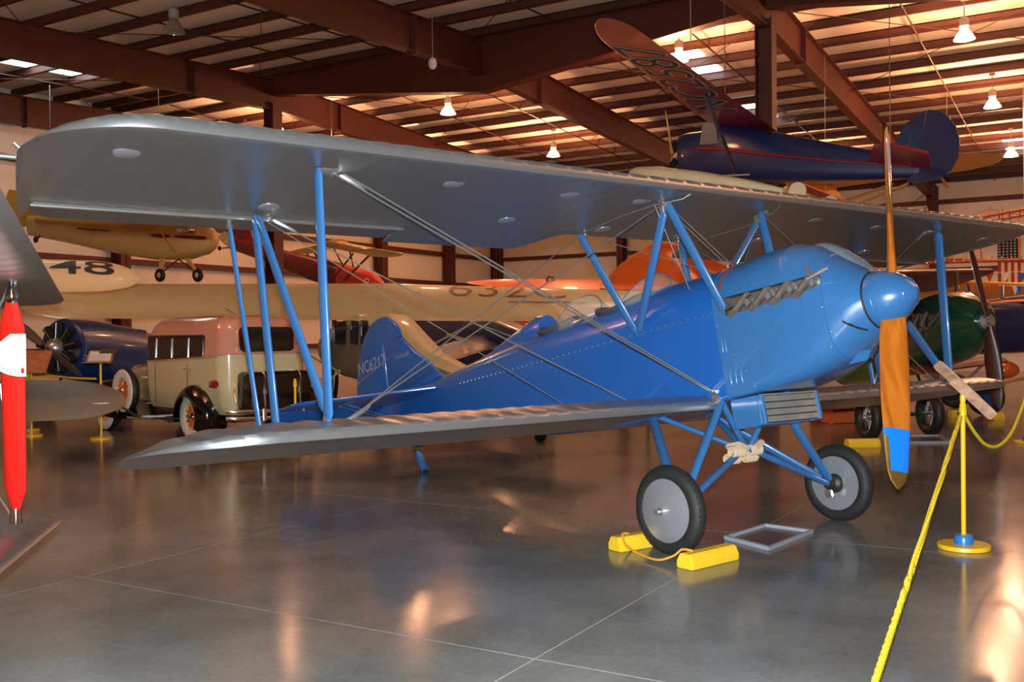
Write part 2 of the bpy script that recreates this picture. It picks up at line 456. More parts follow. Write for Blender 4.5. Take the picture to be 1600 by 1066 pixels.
# ridge girder, deepest where it carries the frame that has no post
def girder(xa, xb):
    mb = MB(); xm = (xa+xb)/2; N = 12; zt = deck(RIDGE)-.12
    st = [(xa+(xb-xa)*i/N) for i in range(N+1)]
    dep = lambda x: 1.42-.85*abs(x-xm)/((xb-xa)/2)
    for w, a, b in ((.008, 0, 1), (.16, -1, 0), (.16, 1, 2)):
        rg = []
        for x in st:
            d = dep(x)
            z0, z1 = ((zt-d, zt) if w < .1 else ((zt-d, zt-d+.03) if a < 0 else (zt-.03, zt)))
            rg.append([(x, RIDGE-w, z0), (x, RIDGE+w, z0), (x, RIDGE+w, z1), (x, RIDGE-w, z1)])
        mb.rings(rg)
    return mb.build('ridge_girder', M_STEEL, ceiling, smooth=None)
girder(RAFT[1], RAFT[3]); girder(RAFT[3], RAFT[5])
for x in (RAFT[1], RAFT[3], RAFT[5]):
    lab = {RAFT[1]: 'tall dark red steel post behind the left half of the silver upper wing', RAFT[3]: 'tall dark red steel post passing behind the hanging red wing', RAFT[5]: 'tall dark red steel post at the right end of the ridge girder'}[x]
    c = h_column(MB(), x, RIDGE, deck(RIDGE)-.9, .36, .36, 'x').build('steel_column', M_STEEL_D, smooth=None)
    tag(c, lab, 'column', kind='structure')
# bridging rods along the slope and wind bracing under the lining
for k in range(len(RAFT)-1):
    xa, xb = RAFT[k], RAFT[k+1]
    for f in (.33, .67):
        x = xa+(xb-xa)*f
        rod('bridging_rod', (x, RIDGE+.4, deck(RIDGE)-.27), (x, YF-.4, deck(YF)-.27), .022, ceiling)
        rod('bridging_rod', (x, RIDGE-.4, deck(RIDGE)-.27), (x, YN+.4, deck(YN)-.27), .022, ceiling)
    for (ya, yb) in ((6.5, 13.5), (13.5, 20.5), (22, 29), (29, 36)):
        rod('wind_brace', (xa, ya, deck(ya)-.4), (xb, yb, deck(yb)-.4), .011, ceiling)
        rod('wind_brace', (xb, ya, deck(ya)-.4), (xa, yb, deck(yb)-.4), .011, ceiling)
# translucent daylight panels set in the lining
M_SKY = mat('daylight_panel', (.9, .95, 1), .5, emit=(.86, .95, 1.0), emit_s=9.0)
PS = sorted(PUR)
def skylight(x, y0):
    k = min(range(len(PS)-1), key=lambda i: abs((PS[i]+PS[i+1])/2-y0)); a, b = PS[k]+.1, PS[k+1]-.1
    mb = MB(); mb.rings([[(x-.45, a, deck(a)-.02), (x+.45, a, deck(a)-.02), (x+.45, a, deck(a)-.005), (x-.45, a, deck(a)-.005)], [(x-.45, b, deck(b)-.02), (x+.45, b, deck(b)-.02), (x+.45, b, deck(b)-.005), (x-.45, b, deck(b)-.005)]])
    mb.build('skylight_panel', M_SKY, ceiling, smooth=None)
for x, y in ((-24.4, 15.3), (-24.4, 16.8), (-9.55, 25.2), (-9.55, 26.6), (-9.6, 30.5), (-9.6, 31.8), (-2.7, 38.5), (-2.7, 39.8), (-16.2, 38.5), (4.6, 25.2), (4.6, 26.6)):
    skylight(x, y)

# pendant high-bay lamps
M_BULB = mat('lit_lamp', (1, .9, .8), .3, emit=(1.0, .86, .74), emit_s=14.0)
M_REFL_LIT = mat('lit_prism_glass', srgb(235, 215, 200), .25, alpha=.4, emit=(1.0, .72, .55), emit_s=3.0)
M_REFL = mat('prism_glass', srgb(150, 140, 125), .12, metal=.35, alpha=.9)
M_BALLAST = mat('grey_ballast', srgb(150, 145, 138), .45)
def pendant(x, y, label, lit=True, drop=1.1):
    zt = deck(y)-.25; z = deck(y)-drop
    t = thing('pendant_lamp', label, 'lamp', (x, y, z), group='high bay pendant lamps')
    MB().tube((0, 0, .47), (0, 0, zt-z), .012, n=8).build('stem', M_BALLAST, t)
    MB().lathe((0, 0, .27), (0, 0, 1), [(0, .075), (.02, .1), (.17, .1), (.2, .07), (.22, .03)], 20).build('ballast', M_BALLAST, t)
    MB().lathe((0, 0, 0), (0, 0, 1), [(0, .22), (.02, .215), (.1, .17), (.2, .10), (.27, .075)], 24, cap=False).build('reflector', M_REFL_LIT if lit else M_REFL, t)
    MB().lathe((0, 0, .01), (0, 0, 1), [(0, .02), (.03, .07), (.12, .085), (.2, .05), (.26, .03)], 14).build('bulb', M_BULB if lit else M_REFL, t)
    MB().box((0, 0, zt-z+.03), (.14, .14, .06)).build('junction_box', M_BALLAST, t)
    if lit:
        light('lamp_light', 'POINT', (x, y, z-.03), LAMP_W, LAMP_COL, .26)
        light('ceiling_fill', 'SPOT', (x, y, z-.45), LAMP_W*2.8, LAMP_COL, .2, rot=(pi, 0, 0), spot=radians(172))  # added spot below the fixture, brightens the ceiling evenly
LAMPS = [(-15.9, 13.7, False, 'unlit glass pendant lamp near the top left of the photo'),
         (-22.05, 23.0, True, 'lit pendant lamp just above the left part of the silver upper wing'),
         (-16.1, 23.6, True, 'lit pendant lamp hanging right of the ridge girder and smoke alarm'),
         (-16.0, 29.7, True, 'lit pendant lamp over the middle of the silver upper wing'),
         (-8.6, 22.2, True, 'lit pendant lamp beside the hanging red wing and roof lights'),
         (-2.65, 23.7, True, 'lit pendant lamp highest at the right edge of the photo'),
         (-2.65, 29.8, True, 'lit pendant lamp second from the top at the right edge'),
         (-2.7, 36.4, True, 'lit pendant lamp beyond the tip of the hanging yellow wing'),
         (-22.1, 36.0, True, 'lit pendant lamp over the far left corner of the hangar'),
         (-22.1, 30.0, True, 'lit pendant lamp over the hanging dark red aeroplane'),
         (-9.4, 36.2, True, 'lit pendant lamp near the back wall above the orange fin'),
         (4.4, 23.6, True, 'lit pendant lamp out of view right, nearest the ridge'),
         (4.4, 31.0, True, 'lit pendant lamp out of view right, near the back wall'),
         (4.4, 12.5, True, 'lit pendant lamp out of view right, over the near half'),
         (-8.6, 8.0, True, 'added lit pendant lamp out of view above, over the blue biplane tail'),  # these last two are unseen, added to light the near half of the roof
         (-17.5, 6.0, True, 'added lit pendant lamp out of view above left, over the near half')]
for x, y, lit, lab in LAMPS: pendant(x, y, lab, lit)
# ------------------------------------------------------------------ the blue and silver biplane
M_BLUE = mat('blue_dope', srgb(26, 92, 172), .3, coat=.5, var=.05, vscale=2.5, coat_r=.12)
M_BLUEC = mat('blue_enamel', srgb(50, 106, 162), .28, coat=.7, var=.05, vscale=6, coat_r=.045)
M_BLUES = mat('blue_strut', srgb(52, 104, 158), .32, coat=.5, var=.08, vscale=6)
M_SILVER = mat('silver_dope', srgb(152, 155, 156), .33, metal=.75, var=.06, vscale=1.6)
M_WIRE = mat('stainless_wire', srgb(190, 188, 182), .28, metal=.85)
M_RUST = mat('rusty_stack', srgb(104, 92, 84), .7, metal=.3, var=.3, vscale=20)
M_COAM = mat('padded_leather', srgb(52, 66, 78), .5, var=.2, vscale=20)
M_CLEAR = glass('windscreen_clear', srgb(200, 195, 185), .15)
M_PROPW = wood('varnished_propeller', srgb(196, 114, 36), srgb(156, 80, 20), 9, .22, .7)
M_BRASS = mat('brass_tip', srgb(140, 112, 52), .4, metal=.7, var=.25, vscale=25)
M_PBLUE = mat('propeller_blue', srgb(20, 118, 235), .3, coat=.4)
M_TYRE = mat('tyre_rubber', srgb(34, 35, 36), .62, var=.25, vscale=12, bump=.5, bscale=70)
M_DISC = mat('spun_disc', srgb(176, 182, 190), .32, metal=.6, var=.12, vscale=5)
M_SHUT = mat('shutter_aluminium', srgb(150, 148, 142), .5, metal=.35, var=.3, vscale=9)
M_LETTER = mat('pale_lettering', srgb(150, 160, 165), .6)
M_BUNGEE = mat('bungee_cord', srgb(205, 180, 150), .8, var=.15, vscale=30)
M_GREASE = mat('greasy_hub', srgb(60, 50, 44), .5, metal=.5, var=.3, vscale=15)

BP = thing('biplane', 'blue and silver biplane with varnished wooden propeller in the foreground', 'biplane', (-2.441, 8.034, 0), -.3784, radians(12))

# --- fuselage stations: x, hw, hwb, zb, zl, zt, n, rb
FS = [(1.45, .215, .215, 1.405, 1.62, 1.835, 2.0, .214), (1.40, .24, .24, 1.37, 1.625, 1.875, 2.0, .235), (1.32, .275, .275, 1.31, 1.635, 1.94, 2.05, .25), (1.2, .315, .315, 1.235, 1.655, 2.04, 2.1, .24),
      (1.05, .345, .345, 1.18, 1.70, 2.155, 2.1, .21), (.88, .362, .36, 1.145, 1.75, 2.215, 2.15, .16), (.65, .37, .37, 1.12, 1.79, 2.22, 2.2, .10), (.45, .375, .375, 1.112, 1.80, 2.21, 2.2, .06), (.22, .375, .375, 1.108, 1.805, 2.2, 2.2, .035),
      (0, .38, .38, 1.105, 1.81, 2.205, 2.2, .03), (-.45, .385, .385, 1.085, 1.82, 2.225, 2.2, .03), (-.9, .385, .385, 1.08, 1.825, 2.21, 2.2, .03), (-1.4, .38, .38, 1.09, 1.835, 2.215, 2.2, .03),
      (-1.9, .37, .37, 1.12, 1.845, 2.225, 2.15, .03), (-2.4, .345, .345, 1.18, 1.86, 2.22, 2.1, .03), (-3.1, .29, .29, 1.29, 1.89, 2.18, 2.0, .03), (-4.0, .2, .2, 1.45, 1.93, 2.13, 1.9, .03),
      (-4.8, .12, .12, 1.6, 1.96, 2.09, 1.8, .02), (-5.55, .03, .03, 1.74, 1.97, 2.03, 1.8, .01)]
def fsec(x):
    for a, b in zip(FS, FS[1:]):
        if b[0] <= x <= a[0]:
            t = (x-a[0])/(b[0]-a[0]); return [a[i]+(b[i]-a[i])*t for i in range(8)]
    return FS[0] if x > FS[0][0] else FS[-1]
def topz(x, y):
    s = fsec(x); q = min(.999, abs(y)/s[1]); return s[4]+(s[5]-s[4])*(1-q**s[6])**(1/s[6])
def loft(x0, x1, step):
    xs = sorted(set([round(s[0], 3) for s in FS if x1 <= s[0] <= x0]+[x0, x1]+frange(x0, x1, step)), reverse=True)
    xs = [x for i, x in enumerate(xs) if i == 0 or xs[i-1]-x > .004]
    return [section(*fsec(x)) for x in xs]
fus = MB().rings(loft(.225, -5.55, .15)).build('fuselage', M_BLUE, BP, 28)
ell = lambda cx, a, b, n=28: [(cx+a*cos(2*pi*i/n), b*sin(2*pi*i/n)) for i in range(n)]
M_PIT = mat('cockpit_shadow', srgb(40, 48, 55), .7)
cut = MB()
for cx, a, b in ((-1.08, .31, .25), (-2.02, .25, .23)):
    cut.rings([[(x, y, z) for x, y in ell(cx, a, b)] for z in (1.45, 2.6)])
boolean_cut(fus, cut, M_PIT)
for cx, a, b in ((-1.08, .31, .25), (-2.02, .25, .23)):
    MB().path([(x, y, topz(x, y)+.008) for x, y in ell(cx, a+.01, b+.01, 36)]+[(cx+a+.01, 0, topz(cx+a, 0)+.008)], .034, 10, cap=False).build('cockpit_coaming', M_COAM, BP, 60)
    MB().box((cx-.16, 0, 1.78), (.08, .4, .5)).build('seat_back', M_COAM, BP, bevel=.03)
# headrest fairing
hr = []
for x, wd, zt in ((-2.26, .15, 2.385), (-2.36, .165, 2.40), (-2.6, .155, 2.36), (-2.9, .13, 2.29), (-3.25, .09, 2.205), (-3.5, .05, 2.17)):
    zb_ = topz(x, wd)-.05; zz = fsec(x)[5]-.03
    hr.append([(x, wd*cos(pi*i/14), zb_+(zt-zb_)*sin(pi*i/14)**.8) for i in range(15)])
MB().rings(hr).build('headrest', M_BLUE, BP, 50)
# metal cowling in front of the firewall
cowl = MB().rings(loft(1.45, .225, .07)).build('engine_cowling', M_BLUEC, BP, 30)
sl = MB()
for s in (-1, 1):
    sl.rings([[(.34, s*.25, 1.76), (.34, s*.25, 1.91), (.34, s*.5, 1.91), (.34, s*.5, 1.76)], [(1.02, s*.25, 1.76), (1.02, s*.25, 1.885), (1.02, s*.5, 1.885), (1.02, s*.5, 1.76)], [(1.2, s*.22, 1.80), (1.2, s*.22, 1.90), (1.2, s*.5, 1.90), (1.2, s*.5, 1.80)]])
M_BAY = mat('engine_bay', srgb(96, 92, 86), .6, metal=.3, var=.5, vscale=22)
boolean_cut(cowl, sl, M_BAY)
for s in (-1, 1):
    for k in range(4):
        x = .47+.205*k
        e = MB(); rg = []
        for t in (0, .25, .5, .75, .92):
            c = Vector((x+.04-.085*t, s*(.30+.10*t), 1.88-.13*t)); a = Vector((.043, 0, .02)); b = Vector((.0, s*.03, .02))
            rg.append([c+a*cos(2*pi*i/12)+b*sin(2*pi*i/12) for i in range(12)])
        e.rings(rg).build('exhaust_stack', M_RUST, BP, 60)
    for k in range(4):
        MB().lathe((.53+.205*k, s*.25, 1.83), (0, s, 0), [(0, .05), (.03, .05), (.035, .03), (.07, .028)], 12).build('cylinder_port', M_ALU, BP)
    # ignition conduit and strap
    MB().path([(.345, s*.375, 1.80), (.42, s*.36, 1.815), (.5, s*.33, 1.85), (.56, s*.3, 1.88)], .008).build('ignition_lead', M_DARK, BP)
    st = [(x_, y_*1.015, z_+.004) for x_, y_, z_ in section(*fsec(.30))]
    pts = [p for p in st if p[2] > 1.79 and p[1]*s > 0.02]; pts.sort(key=lambda p: p[2])
    MB().path(pts, .012).build('cowl_strap', mat('worn_strap', srgb(110, 60, 60), .6), BP)
    MB().tube((1.14, s*.375, 1.85), (1.30, s*.33, 1.895), .012).build('cowl_latch', M_ALU, BP)
    MB().box((1.17, s*.375, 1.90), (.02, .02, .09)).build('cowl_hook', M_ALU, BP)
# greyish blue blister over the left cylinder bank, and panel seams
bl = MB()
rg = []
for i in range(9):
    t = i/8; x = .95+.5*t; h = sin(pi*min(1, t*.93+.05))
    rg.append([(x, .02+.19*cos(pi*j/12)*(.6+.4*h)+.06, 1.70+(topz(x, .05)-1.70+.055*h)*sin(pi*j/12)) for j in range(13)])
bl.rings(rg).build('cowl_blister', mat('greyish_cowl', srgb(120, 140, 158), .35, metal=.3, var=.2, vscale=14), BP, 60)
def seam(x, z0=1.0, r=.004, m=None):
    p = [(x_, y_*1.004, z_*1.0) for x_, y_, z_ in section(*fsec(x))]; p.append(p[0])
    return MB().path([(a, b*1.003, 1.62+(c-1.62)*1.003) for a, b, c in p], r, 5, cap=False).build('panel_seam', m or M_BLUES, BP)
seam(1.2); seam(.225)
# riveted longeron strip
for s in (-1, 1):
    rv = MB()
    for k in range(46):
        x = .2-.085*k*1.0; q = fsec(x); rv.sphere((x, s*(q[1]+.001), q[4]+.012), .006, 6, 4)
    rv.build('rivet_row', M_ALU, BP, kind='stuff')
    MB().path([(x, s*(fsec(x)[1]+.001), fsec(x)[4]) for x in frange(.2, -3.8, .25)], .004, 5).build('deck_edge', M_BLUES, BP)
    # louvred access panel behind the radiator
    MB().rings([[(.235, s*.378, 1.75), (.235, s*.383, 1.75), (.255, s*.383, 1.75), (.255, s*.378, 1.75)], [(.235, s*.378, 1.45), (.235, s*.385, 1.45), (.36, s*.383, 1.45), (.36, s*.376, 1.45)], [(.235, s*.378, 1.125), (.235, s*.386, 1.125), (.52, s*.377, 1.125), (.52, s*.37, 1.125)]]).build('access_panel', M_BLUEC, BP, smooth=None)
    for row, (z0, xs) in enumerate(((1.55, (.262, .295)), (1.28, (.275, .33, .385)))):
        for x in xs:
            MB().sphere((x+.015*row, s*.382, z0), .011, 10, 8, (1, 1, 8)).build('louvre', M_BLUEC, BP)
    for x, z in ((.25, 1.70), (.25, 1.60), (.25, 1.5), (.36, 1.45), (.45, 1.3), (.5, 1.17), (.26, 1.2), (1.19, 1.63), (1.22, 1.44), (1.2, 1.33)):
        q = fsec(x); MB().sphere((x, s*(q[1]*.995+.004), z), .009, 8, 6).build('fastener', M_ALU, BP)
    for k in range(2):
        MB().path([(1.30+.05*k, s*.272, 1.50-.03*k), (1.34+.05*k, s*.25, 1.46-.03*k), (1.40+.045*k, s*.20, 1.42-.02*k)], .006).build('cooling_slot', M_DARK, BP)
MB().extrude2([(0, 0), (.15, .0), (.19, .07), (.10, .08)], (1.24, -.20, 1.19), (1, 0, 0), (0, .15, 1), .01).build('chin_bracket', M_BLUEC, BP, smooth=None)
# windscreens
def windscreen(xc, L, W, h, lean, frame):
    N = 20; base, top, mid = [], [], []
    for i in range(N+1):
        a = radians(-105+210*i/N); x, y = xc+L*cos(a), W*sin(a); z = topz(x, y)
        k = max(.05, cos(a*.78)); base.append(Vector((x, y, z))); top.append(Vector((x-lean*k, y*.93, z*.35+topz(xc, 0)*.65+h*k)))
    mb = MB(); n = N+1
    vs = base+[b.lerp(t, .5)+Vector((.012, 0, 0)) for b, t in zip(base, top)]+top
    inner = [v-Vector((.003, 0, .001)) for v in vs]
    fs = []
    for r in range(2):
        for j in range(N): fs.append((r*n+j, r*n+j+1, (r+1)*n+j+1, (r+1)*n+j))
    mb.add(vs, fs); mb.add(inner, fs)
    o = mb.build('windscreen', M_CLEAR, BP, 80)
    MB().path(base, .012, 6).build('windscreen_frame', frame, o)
    MB().path(top, .005, 6).build('windscreen_edge', frame, o)
windscreen(-1.72, .36, .27, .2, .2, M_ALU)
windscreen(-.78, .36, .27, .16, .18, M_BLUES)
# spinner and propeller
PX, PZ = 1.56, 1.62
MB().lathe((1.455, 0, PZ), (1, 0, 0), [(0, .212), (.03, .212), (.11, .195), (.19, .155), (.25, .105), (.29, .055), (.305, .008)], 40).build('spinner', M_BLUEC, BP, 50)
MB().torus((1.45, 0, PZ), (1, 0, 0), .213, .008, 40, 8).build('spinner_gap', M_GREASE, BP)
MB().torus((1.51, 0, PZ), (1, 0, 0), .205, .0025, 40, 6).build('spinner_line', M_BLUES, BP)
MB().torus((1.708, 0, PZ), (1, 0, 0), .106, .0025, 30, 6).build('spinner_line', M_BLUES, BP)
pa = radians(16.4); up = Vector((0, sin(pa), cos(pa)))
for sg in (1, -1):
    o_ = up*sg
    pb = MB(); prop_blade(pb, (PX, 0, PZ), (1, 0, 0), o_, 1.40, .17, .215, .95, .32, 22, .62)
    # brass sheathed tip and blue band by distance from the hub
    b = pb.build('propeller_blade', M_PROPW, BP, 60, mats=[M_PROPW, M_PBLUE, M_BRASS])
    for p in b.data.polygons:
        c = p.center; dd = (c-Vector((PX, 0, PZ))).dot(o_)
        tdir = Vector((1, 0, 0)).cross(o_)
        e = (c-Vector((PX, 0, PZ))-o_*dd).dot(tdir)
        if dd > 1.31 or (dd > 1.02 and e < -.062 if sg < 0 else (dd > .62 and e > .055)): p.material_index = 2
        elif dd > .965: p.material_index = 1

# --- wings
def up_le(y): return .44-.64*tipround(y, 4.72, 5.362)
def up_te(y): return -1.40+1.2*(min(1, max(0, (abs(y)-5.1)/.262)))**1.2
def sm(a, b, t): t = min(1, max(0, (t-a)/(b-a))); return t*t*(3-2*t)
def up_cut(y):
    a = abs(y)
    if a < 1.08: return -.945-.455*sm(.76, 1.06, a)
    if 2.385 < a < 5.11: return -1.04
    return up_te(y)
ys = frange(-5.34, 5.34, .04)
ys += [s*q for s in (-1, 1) for q in (2.38, 2.39, 5.105, 5.115, 5.2, 5.24, 5.28, 5.31, 5.33, 5.35, 5.358)]
ys = sorted(set(round(q, 4) for q in ys))
wing_mesh(wu := MB(), ys, up_le, up_te, lambda y: 2.79, .092, .048, .20, .013, up_cut, 20, thick=lambda y: 1-.8*tipround(y, 4.5, 5.362))
UW = wu.build('upper_wing', M_SILVER, BP, 50)
def aileron(ya, yb, xh, xt, z0, s, parent, chordz, defl=0.0, name='aileron'):
    mb = MB(); rg = []
    for y in frange(ya, yb, .075):
        sg = .004*.5*(1-cos(2*pi*y/.30)); zt, zb_ = chordz
        xe = xt+.28*tipround(y, yb-.22, yb+.02)
        dz = defl
        rg.append([(xh-.015, s*y, z0+zt), (xh-.20*(xh-xt), s*y, z0+zt*.75-sg+dz*.3), (xe, s*y, z0+dz+.004), (xe, s*y, z0+dz-.004), (xh-.20*(xh-xt), s*y, z0+zb_+sg*.5+dz*.3), (xh-.015, s*y, z0+zb_)])
    mb.rings(rg)
    return mb.build(name, M_SILVER, parent, 30)
for s in (-1, 1):
    al = aileron(2.40, 5.10, -1.045, -1.40, 2.79, s, BP, (.044, -.012), .035)
    MB().tube((-1.045, s*2.39, 2.785), (-1.045, s*5.12, 2.785), .011, n=8).build('hinge_line', M_WIRE, al)
    for x, y in ((-.041, 4.818), (.004, 2.6), (-.71, 1.6), (.03, 1.55), (.02, 3.58), (-.82, 3.62), (.05, .8), (-.75, .5)):
        zt, zb_ = naca((.44-x)/1.84, .092, .048)
        MB().lathe((x, s*y, 2.79+zb_*1.84+.004), (0, 0, -1), [(0, .075), (.006, .075), (.008, .068)], 24).build('inspection_cover', M_DISC, UW, label='round inspection cover')
MB().tube((-.30, -5.34, 2.80), (-.30, -5.43, 2.80), .016, n=10).build('tip_light_socket', M_ALU, UW)
MB().tube((-.24, -5.33, 2.83), (-.24, -5.36, 2.86), .014, n=10).build('tip_bracket', M_ALU, UW)
def lo_le(y): return .12-.66*tipround(y, 4.1, 4.81)
def lo_te(y): return -1.29+.72*tipround(y, 4.35, 4.81)
for s in (-1, 1):
    ys = sorted(set(round(s*q, 4) for q in frange(.37, 4.72, .04)+[4.75, 4.77, 4.785, 4.795, 4.803, 4.807]))
    lw = wing_mesh(MB(), ys, lo_le, lo_te, lambda y: 1.085, .10, .05, .20, .013, None, 20, thick=lambda y: 1-.75*tipround(y, 4.2, 4.81)).build('lower_wing', M_SILVER, BP, 50)
# --- interplane struts
def strut(name, a, b, c=.085, t=.036, m=None, parent=None, label=None):
    o = MB().bar(a, b, c, t, (1, 0, 0), 16, .45, .03).build(name, m or M_BLUES, parent or BP, 60, label)
    for e in (a, b):
        pass
    return o
for s in (-1, 1):
    F_t, F_b, R_t, R_b = (.054, s*3.67, 2.775), (-.165, s*3.67, 1.19), (-.955, s*3.67, 2.785), (-.945, s*3.67, 1.20)
    strut('interplane_strut', F_t, F_b, .10, .042); strut('interplane_strut', R_t, R_b, .10, .042)
    strut('diagonal_strut', (-.92, s*3.665, 2.765), (-.20, s*3.665, 1.25), .09, .04)
    strut('aileron_pushrod', (-1.13, s*3.79, 2.755), (-1.10, s*3.72, 1.20), .06, .03)
    for p in (F_b, R_b, (-1.10, s*3.72, 1.19), (-.20, s*3.665, 1.23), (-1.13, s*3.79, 2.765)):
        MB().lathe(p, (0, 0, -1), [(-.05, .014), (.0, .02), (.03, .03), (.035, .0)], 10).build('strut_fitting', M_ALU, BP)
    # cabane
    CF_t, CR_t, CF_b, CR_b = (.121, s*.596, 2.765), (-.894, s*.651, 2.79), (.335, s*.372, 1.81), (-.66, s*.383, 1.845)
    strut('cabane_strut', CF_t, CF_b, .085, .042); strut('cabane_strut', CR_t, CR_b, .085, .042)
    strut('cabane_strut', (.085, s*.60, 2.70), (-.63, s*.384, 1.85), .08, .04)
    MB().box((.07, s*.60, 2.715), (.05, .03, .07)).build('strut_fitting', M_ALU, BP, bevel=.008)
    # bracing wires
    def wire(a, b, r=.006, par=BP): return MB().tube(a, b, r, n=6).build('bracing_wire', M_WIRE, par)
    def turn(a, b, L=.16, r=.014):
        a, b = V(a), V(b); d = (b-a).normalized(); return MB().path([a, a+d*.02, a+d*L*.8, a+d*L], [r*.6, r, r*.8, .004], 8).build('turnbuckle', M_ALU, BP)
    R1, R2 = (.06, s*.385, 1.20), (.10, s*.385, 1.19)
    wire(R1, (-.03, s*3.50, 2.775), .007); wire(R2, (.0, s*3.46, 2.775), .007)
    turn((-.02, s*3.48, 2.77), R2, .2, .02)
    wire((-.78, s*.40, 1.225), (-1.03, s*3.52, 2.79), .006); wire((-1.5, s*.40, 1.24), (-1.05, s*3.55, 2.785), .005)
    turn((-1.03, s*3.5, 2.785), (-.78, s*.40, 1.225), .2, .02)
    wire((-.235, s*3.52, 1.195), CF_t, .005); wire((-.235, s*3.50, 1.195), CR_t, .005)
    turn((-.235, s*3.51, 1.19), CF_t, .2, .018)
    wire((.10, s*.64, 2.76), (.18, -s*.34, 1.95), .005); wire((.14, s*.64, 2.76), (.22, -s*.34, 1.95), .005)
    wire((-.87, s*.62, 2.78), (.15, s*.15, 2.17), .004)
    wire((.05, s*.66, 2.76), (-.05, s*.3, 2.08), .004)
    turn((.12, s*.64, 2.765), (.2, -s*.34, 1.95), .18, .016)
    for p in (R2, (-.78, s*.41, 1.215), (-.24, s*3.52, 1.195), (.13, s*.66, 2.775), (-.90, s*.60, 2.79), (-.03, s*3.52, 2.78), (-1.04, s*3.53, 2.79)):
        MB().box(p, (.07, .03, .03)).build('wire_fitting', M_ALU, BP, bevel=.008)
    # fuel vent and aileron cable along the underside
    pts = [(.40, s*.55, 2.765), (.30, s*.60, 2.73), (.1, s*.72, 2.735), (-.2, s*.78, 2.74), (-.85, s*.72, 2.77)]
    MB().path(pts, .005).build('fuel_line', M_WIRE, UW)
# --- tail
def flat(name, outline, zf, th, m, parent, plane='h', r=None):
    """thin cushion-edged surface from an outline of (x, y) or (x, z) points"""
    cx = sum(p[0] for p in outline)/len(outline); cy = sum(p[1] for p in outline)/len(outline)
    rg = []
    for k, (inset, h) in enumerate(((.0, 0), (.012, .55), (.04, .9), (.12, 1.0))):
        rg.append(((inset), h))
    def ring(ins, h, sgn):
        o = []
        for x, y in outline:
            d = sqrt((x-cx)**2+(y-cy)**2); f = 1-ins/max(d, .05)
            px, py = cx+(x-cx)*f, cy+(y-cy)*f
            o.append((px, py, zf+sgn*h*th/2) if plane == 'h' else (px, zf+sgn*h*th/2, py))
        return o
    rr = [ring(i, h, -1) for i, h in rg[::-1]]+[ring(i, h, 1) for i, h in rg[1:]]
    return MB().rings(rr).build(name, m, parent, 50)
for s in (-1, 1):
    st = [(-4.15, s*.22), (-4.36, s*.55), (-4.62, s*.95), (-4.86, s*1.35), (-5.02, s*1.56), (-5.12, s*1.60), (-5.46, s*1.58), (-5.46, s*.1), (-4.4, s*.12)]
    flat('stabilizer', st, 1.975, .05, M_BLUE, BP)
    el = [(-5.475, s*.14), (-5.475, s*1.57), (-5.75, s*1.52), (-6.05, s*1.36), (-6.2, s*.8), (-6.15, s*.4), (-5.9, s*.16)]
    eo = flat('elevator', el, 0, .04, M_BLUE, BP)
    for p in eo.data.vertices:      # hanging down about its hinge
        dx = p.co.x+5.47; zz = p.co.z; p.co.x = -5.47+dx*cos(.45)-zz*sin(.45)*-1; p.co.z = 1.975+dx*sin(.45)+zz*cos(.45)
    wire((-5.2, s*1.0, 1.97), (-5.1, s*.08, 1.68), .004); wire((-5.2, s*1.0, 1.98), (-5.3, s*.02, 2.6), .004)
    strut('stabilizer_strut', (-5.1, s*.9, 1.96), (-5.0, s*.08, 1.66), .04, .02)
    MB().box((-4.33, s*.2, 1.985), (.05, .05, .05)).build('stabilizer_fitting', M_ALU, BP, bevel=.008)
    MB().box((-5.30, s*1.35, 1.96), (.04, .02, .05)).build('elevator_horn', M_ALU, BP)
fin = [(-4.28, 2.12), (-4.55, 2.36), (-4.82, 2.545), (-5.09, 2.775), (-5.55, 2.83), (-5.57, 2.0), (-4.9, 2.05)]
FIN = flat('fin', fin, 0, .05, M_BLUE, BP, 'v')
rud = [(-5.575, 1.80), (-5.56, 2.86), (-5.10, 2.80), (-5.13, 2.90), (-5.22, 3.0), (-5.40, 3.10), (-5.6, 3.135), (-5.78, 3.11), (-6.0, 3.0), (-6.2, 2.78), (-6.34, 2.5), (-6.42, 2.2), (-6.40, 1.95), (-6.28, 1.78), (-6.0, 1.72)]
RUD = flat('rudder', rud, 0, .045, M_BLUE, BP, 'v')
for s in (-1, 1):
    yy = s*.0245
    o0 = (-6.26, yy, 2.50) if s < 0 else (-5.63, yy, 2.50)
    text_mesh('registration', 'NC6217', .215, M_LETTER, RUD, o0, (1 if s < 0 else -1, 0, 0), (0, 0, 1), .003, .97, bold=.002)
    text_mesh('maker_name', 'TRAVELAIR', .075, M_LETTER, FIN, (-5.30, s*.0265, 2.51) if s < 0 else (-4.95, s*.0265, 2.51), (1 if s < 0 else -1, 0, 0), (0, 0, 1), .003, .95)
    MB().tube((-5.56, s*.02, 2.62), (-5.56, s*.06, 2.62), .012, n=8).build('rudder_hinge', M_ALU, BP)
MB().path([(-4.9, 0, 1.62), (-5.02, 0, 1.45), (-5.06, 0, 1.32), (-5.0, 0, 1.16), (-4.94, 0, 1.075)], [.035, .042, .046, .05, .055], 10).build('tail_skid', M_BLUES, BP)
MB().torus((-5.045, 0, 1.36), (.2, 0, 1), .05, .014, 16, 8).build('skid_band', mat('yellow_tape', srgb(215, 215, 60), .6), BP)
MB().box((-4.95, 0, 1.065), (.16, .07, .03), Matrix.Rotation(radians(12), 3, 'Y')).build('skid_shoe', M_GREASE, BP, bevel=.01)
